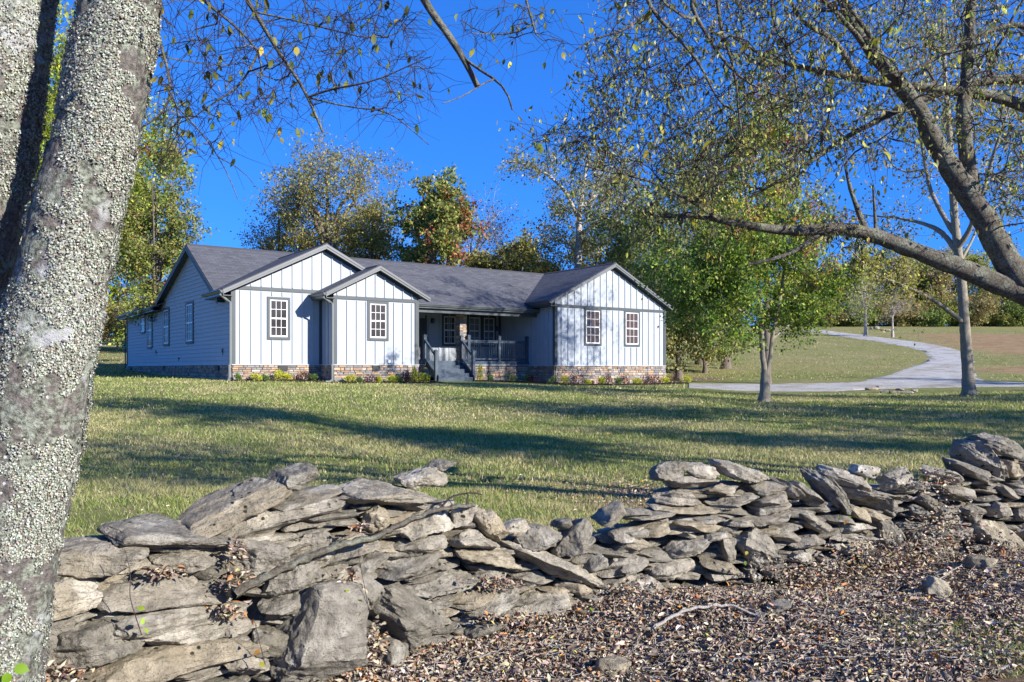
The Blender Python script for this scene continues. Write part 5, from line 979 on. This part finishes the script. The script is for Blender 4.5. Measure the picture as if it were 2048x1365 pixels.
for k, (pts, lv, lb) in enumerate([([(600+372,1300-300),(978,1290)], 0, '')][:0]+[
    ([(283,1270),(268,1225),(258,1190),(262,1150),(250,1100)], [(285,1222),(280,1245),(296,1268),(275,1215)], 'thin sprig with few green and orange leaves over the left slabs'),
    ([(530,1330),(520,1290),(512,1255),(508,1240)], [(505,1250),(513,1252),(520,1300),(528,1335),(508,1285)], 'yellow green leaved seedling before the big leaning slab'),
    ([(738,1225),(730,1180),(720,1130),(716,1100)], [(722,1205),(727,1212),(692,1180),(718,1220)], 'reddish stemmed seedling with green leaves left of the boulder'),
    ([(1685,1080),(1680,1060),(1676,1040),(1682,1025)], [(1680,1035),(1690,1040),(1700,1033),(1688,1050),(1676,1028)], 'small round leaved seedling at the right part of the wall'),
    ([(1195,1260),(1188,1240),(1186,1225)], [(1180,1232),(1192,1228),(1184,1222),(1190,1236)], 'tiny green seedling at the wall foot near the middle'),
    ([(1500,1150),(1497,1125),(1496,1105)], [(1490,1122),(1495,1103),(1486,1128)], 'small seedling with yellow leaves in front of the diamond shaped slab')]):
    o_ = wp(*pts[0], -.14); root = empty('seedling', o_, label=lb, cat='plant'); q = resample([np.array(wp(*p, -.14)-o_) for p in pts], .02); wood_mesh('stem', [(q, np.linspace(.0028, .0014, len(q)))], TWIG, root)
    leaf_mesh('foliage', np.array([np.array(wp(*p, -.15)-o_) for p in lv]), .034, pick([(.22,.34,.04,3),(.40,.40,.05,1),(.5,.2,.05,.6)], len(lv)), LEAF, root, near=True, width=1.7, droop=0, nrm=np.array([(0,-1,.5)]*len(lv)))
# hanging teal cover by the back corner of the house
g_ = G(250, 697); root = empty('green_bin', g_, label='small teal box standing on the lawn behind the rear left corner of the house', cat='box'); sc = g_.y/FPX
m = MB(); w_ = 4.6*sc; h_ = 13*sc; m.hexa([(-w_*1.1,-w_,0),(w_*1.1,-w_,0),(w_*1.1,w_,0),(-w_*1.1,w_,0),(-w_*.85,-w_*.8,h_),(w_*.85,-w_*.8,h_),(w_*.85,w_*.8,h_),(-w_*.85,w_*.8,h_)]); TEAL = flat('teal_plastic', (.02,.30,.27), .4, .1); m.build('body', TEAL, root); m = MB(); m.box(-w_*.95, w_*.95, -w_*.9, w_*.9, h_, h_+.06); m.build('lid', TEAL, root)

# ------------------------------------------------------------------ grass, leaf litter
rng = np.random.default_rng(41)   # fine dead twigs strewn through the leaves
ch = []
for k in range(420):
    x = rng.uniform(700, 2150); Y = float(wallY(x))-rng.uniform(0, 2.2); X = (x-1024)/FPX*Y; a = rng.uniform(0, 3.14); l = rng.uniform(.05, .28); n_ = 5; t = np.linspace(-.5, .5, n_)*l; b = rng.normal(0, .012, n_)
    xx = X+np.cos(a)*t-np.sin(a)*b; yy = Y+np.sin(a)*t+np.cos(a)*b; ch.append((np.stack([xx, yy, H(xx, yy)+.035+rng.uniform(0, .02, n_)], -1), np.linspace(.0028, .0012, n_)))
tag(wood_mesh('twig_litter', ch, BARK_L), kind='stuff', label='small dead twigs strewn through the fallen leaves', cat='twigs')
rng = np.random.default_rng(99)
def in_view(n, y0, y1, pw=1., m=1.15):
    Y = y0+(y1-y0)*rng.uniform(0, 1, n)**pw; a = rng.uniform(-.66*m, .66*m, n); return a*Y, Y
def fn(x, y, s): return np.array([noise.noise(Vector((a*s, b*s, 3.7))) for a, b in zip(x, y)])
def blades(X, Y, hgt, wid):
    n = len(X); Z = H(X, Y); a = rng.uniform(0, 6.28, n); l = rng.uniform(0, 6.28, n); h = hgt*rng.uniform(.5, 1.3, n); w = wid*rng.uniform(.6, 1.3, n); dx = np.cos(a)*w; dy = np.sin(a)*w; t = rng.uniform(.15, .9, n)*h
    V = np.stack([np.stack([X-dx, Y-dy, Z-.005], -1), np.stack([X+dx, Y+dy, Z-.005], -1), np.stack([X+np.cos(l)*t, Y+np.sin(l)*t, Z+h*.85], -1)], 1); return V.reshape(-1, 3)
GP = [(.22,.29,.055,5),(.30,.36,.085,5),(.46,.43,.18,3),(.16,.21,.045,3.5),(.54,.48,.27,1.6)]
allV = []; allC = []
for n, y0, y1, pw, h, w in ((170000, 5., 11, .9, .055, .0035), (150000, 11, 20, .8, .055, .007), (110000, 20, 34, .8, .06, .014), (90000, 34, 125, 1., .08, .03)):
    X, Y = in_view(n, y0, y1, pw); px = X/Y*FPX+1024; ok = Y > wallY(px)+.45; d1 = fn(X, Y, .45); d2 = fn(X, Y, 2.1); ok &= (d1*.7+d2*.5+rng.normal(0, .25, n)) > -.42
    col4 = ground_cols(np.stack([X, Y, H(X, Y)], -1)); ok &= (col4[:, 1] < rng.uniform(.3, .9, n))
    if y0 > 30:   # keep the far tufts off the drive, the soil and the house
        py = 738-(H(X, Y)-EYE)/Y*FPX; uu = (X-OX)*math.cos(TH)+(Y-OY)*math.sin(TH); vv = -(X-OX)*math.sin(TH)+(Y-OY)*math.cos(TH); ok &= ~((uu > -.5) & (uu < 25) & (vv > -2.8) & (vv < 21.4)) & (col4[:, 0] < rng.uniform(.1, .8, n))
        e1 = np.interp(py, [659, 665, 675, 685, 696, 705, 716, 730, 748, 763], [1580, 1610, 1680, 1750, 1810, 1842, 1850, 1822, 1765, 1690]); e2 = np.interp(py, [659, 662, 671, 680, 688, 697, 706, 722, 742, 760], [1640, 1675, 1745, 1815, 1875, 1920, 1945, 1962, 1962, 1985]); ok &= ~((px > e1) & (px < e2) & (py > 655)) & ~((px > 1370) & (py > 762))
    X, Y, d1, d2 = X[ok], Y[ok], d1[ok], d2[ok]; c = pick(GP, len(X), .2); dry = (d1+d2*.4+rng.normal(0, .2, len(X))) > .10; c[dry] = pick([(.54,.46,.25,3),(.44,.40,.17,3),(.29,.31,.09,2)], int(dry.sum()), .2)
    tall = 1+.7*np.clip(d2*2, 0, 1); allV.append(blades(X, Y, h*tall, w)); allC.append(np.repeat(c, 3, 0))
X = rng.uniform(2.2, 4.6, 9000); Y = rng.uniform(4.2, 5.1, 9000); ok = fn(X, Y, 1.6)+rng.normal(0, .15, 9000) > .02; X, Y = X[ok], Y[ok]; allV.append(blades(X, Y, .045, .003)); allC.append(np.repeat(pick(GP[:4], len(X), .2), 3, 0))
V = np.concatenate(allV); tag(mesh_np('grass', V, [np.arange(len(V)).reshape(-1, 3)], GRASS, C=np.concatenate(allC)), kind='stuff', label='short autumn grass of the lawn with dry patches', cat='grass')
LT = [(.31,.235,.165,5),(.39,.315,.23,5),(.235,.18,.13,4),(.48,.41,.31,2),(.40,.19,.08,.7),(.52,.22,.06,.3),(.13,.09,.065,2.5),(.46,.40,.10,.15)]
n = 108000; px = rng.uniform(560, 2600, n); Yw = wallY(px); Y = Yw+.15-2.6*rng.uniform(0, 1, n)**1.25; X = (px-1024)/FPX*Y; keep = fn(X, Y, 1.3)+.9*np.clip((px-560)/350, 0, 1)+rng.normal(0, .2, n) > .45; X, Y = X[keep], Y[keep]; Z = H(X, Y)+rng.uniform(.0, .028, len(X))
Q = [np.stack([X, Y, Z], -1)]; S_ = [rng.uniform(.016, .046, len(X))*np.where(rng.uniform(size=len(X)) < .06, 1.7, 1)]
for (cx, cy, rx_, ry, m_, o) in ((1890,1060,60,70,420,-.03),(1870,960,50,26,110,.05),(1640,1150,120,30,600,-.1),(1800,1120,130,50,1300,-.10),(2000,1130,80,50,700,-.12),(478,1160,28,22,130,-.02),(455,1222,30,16,110,-.02),(474,1100,10,22,60,.0),(330,1146,36,10,80,0),(715,1055,14,10,40,-.03),(1260,1180,60,14,160,-.03),(1000,1165,50,12,120,.0),(600,1275,22,30,90,.05),(120,1345,60,18,90,-.05),(745,1290,26,40,220,-.05),(1180,1245,120,20,500,-.08),(1330,985,90,18,120,.5),(1050,1240,80,14,300,-.05),(1400,1215,90,25,500,-.08),(700,1170,30,30,80,-.02)):
    a = rng.normal(cx, rx_*.5, m_); b = rng.normal(cy, ry*.5, m_); yy = wallY(a)+o+rng.normal(0, .03, m_)
    if o < .4: Q.append(np.stack([(a-1024)/FPX*yy, yy, EYE+(738-b)/FPX*yy], -1)); S_.append(rng.uniform(.02, .05, m_))
n = 2600; X, Y = in_view(n, 7, 26, 1.4); Q.append(np.stack([X, Y, H(X, Y)+.03], -1)); S_.append(rng.uniform(.03, .06, n))
n = 2500; g1 = G(1290, 985); X = rng.normal(g1.x, .8, n); Y = rng.normal(g1.y, .7, n); Q.append(np.stack([X, Y, H(X, Y)+.02], -1)); S_.append(rng.uniform(.025, .05, n))
Q = np.concatenate(Q); S_ = np.concatenate(S_)
tag(leaf_mesh('leaf_litter', Q, S_, pick(LT, len(Q), .25), LITTER, near=True, droop=0, width=1., curl=.9, nrm=rng.normal(0, .35, (len(Q), 3))+[0, -.15, 1.], axis=rng.normal(size=(len(Q), 3))*[1, 1, .30]*1.5), kind='stuff', label='carpet of curled brown fallen leaves before the stone wall', cat='fallen leaves')
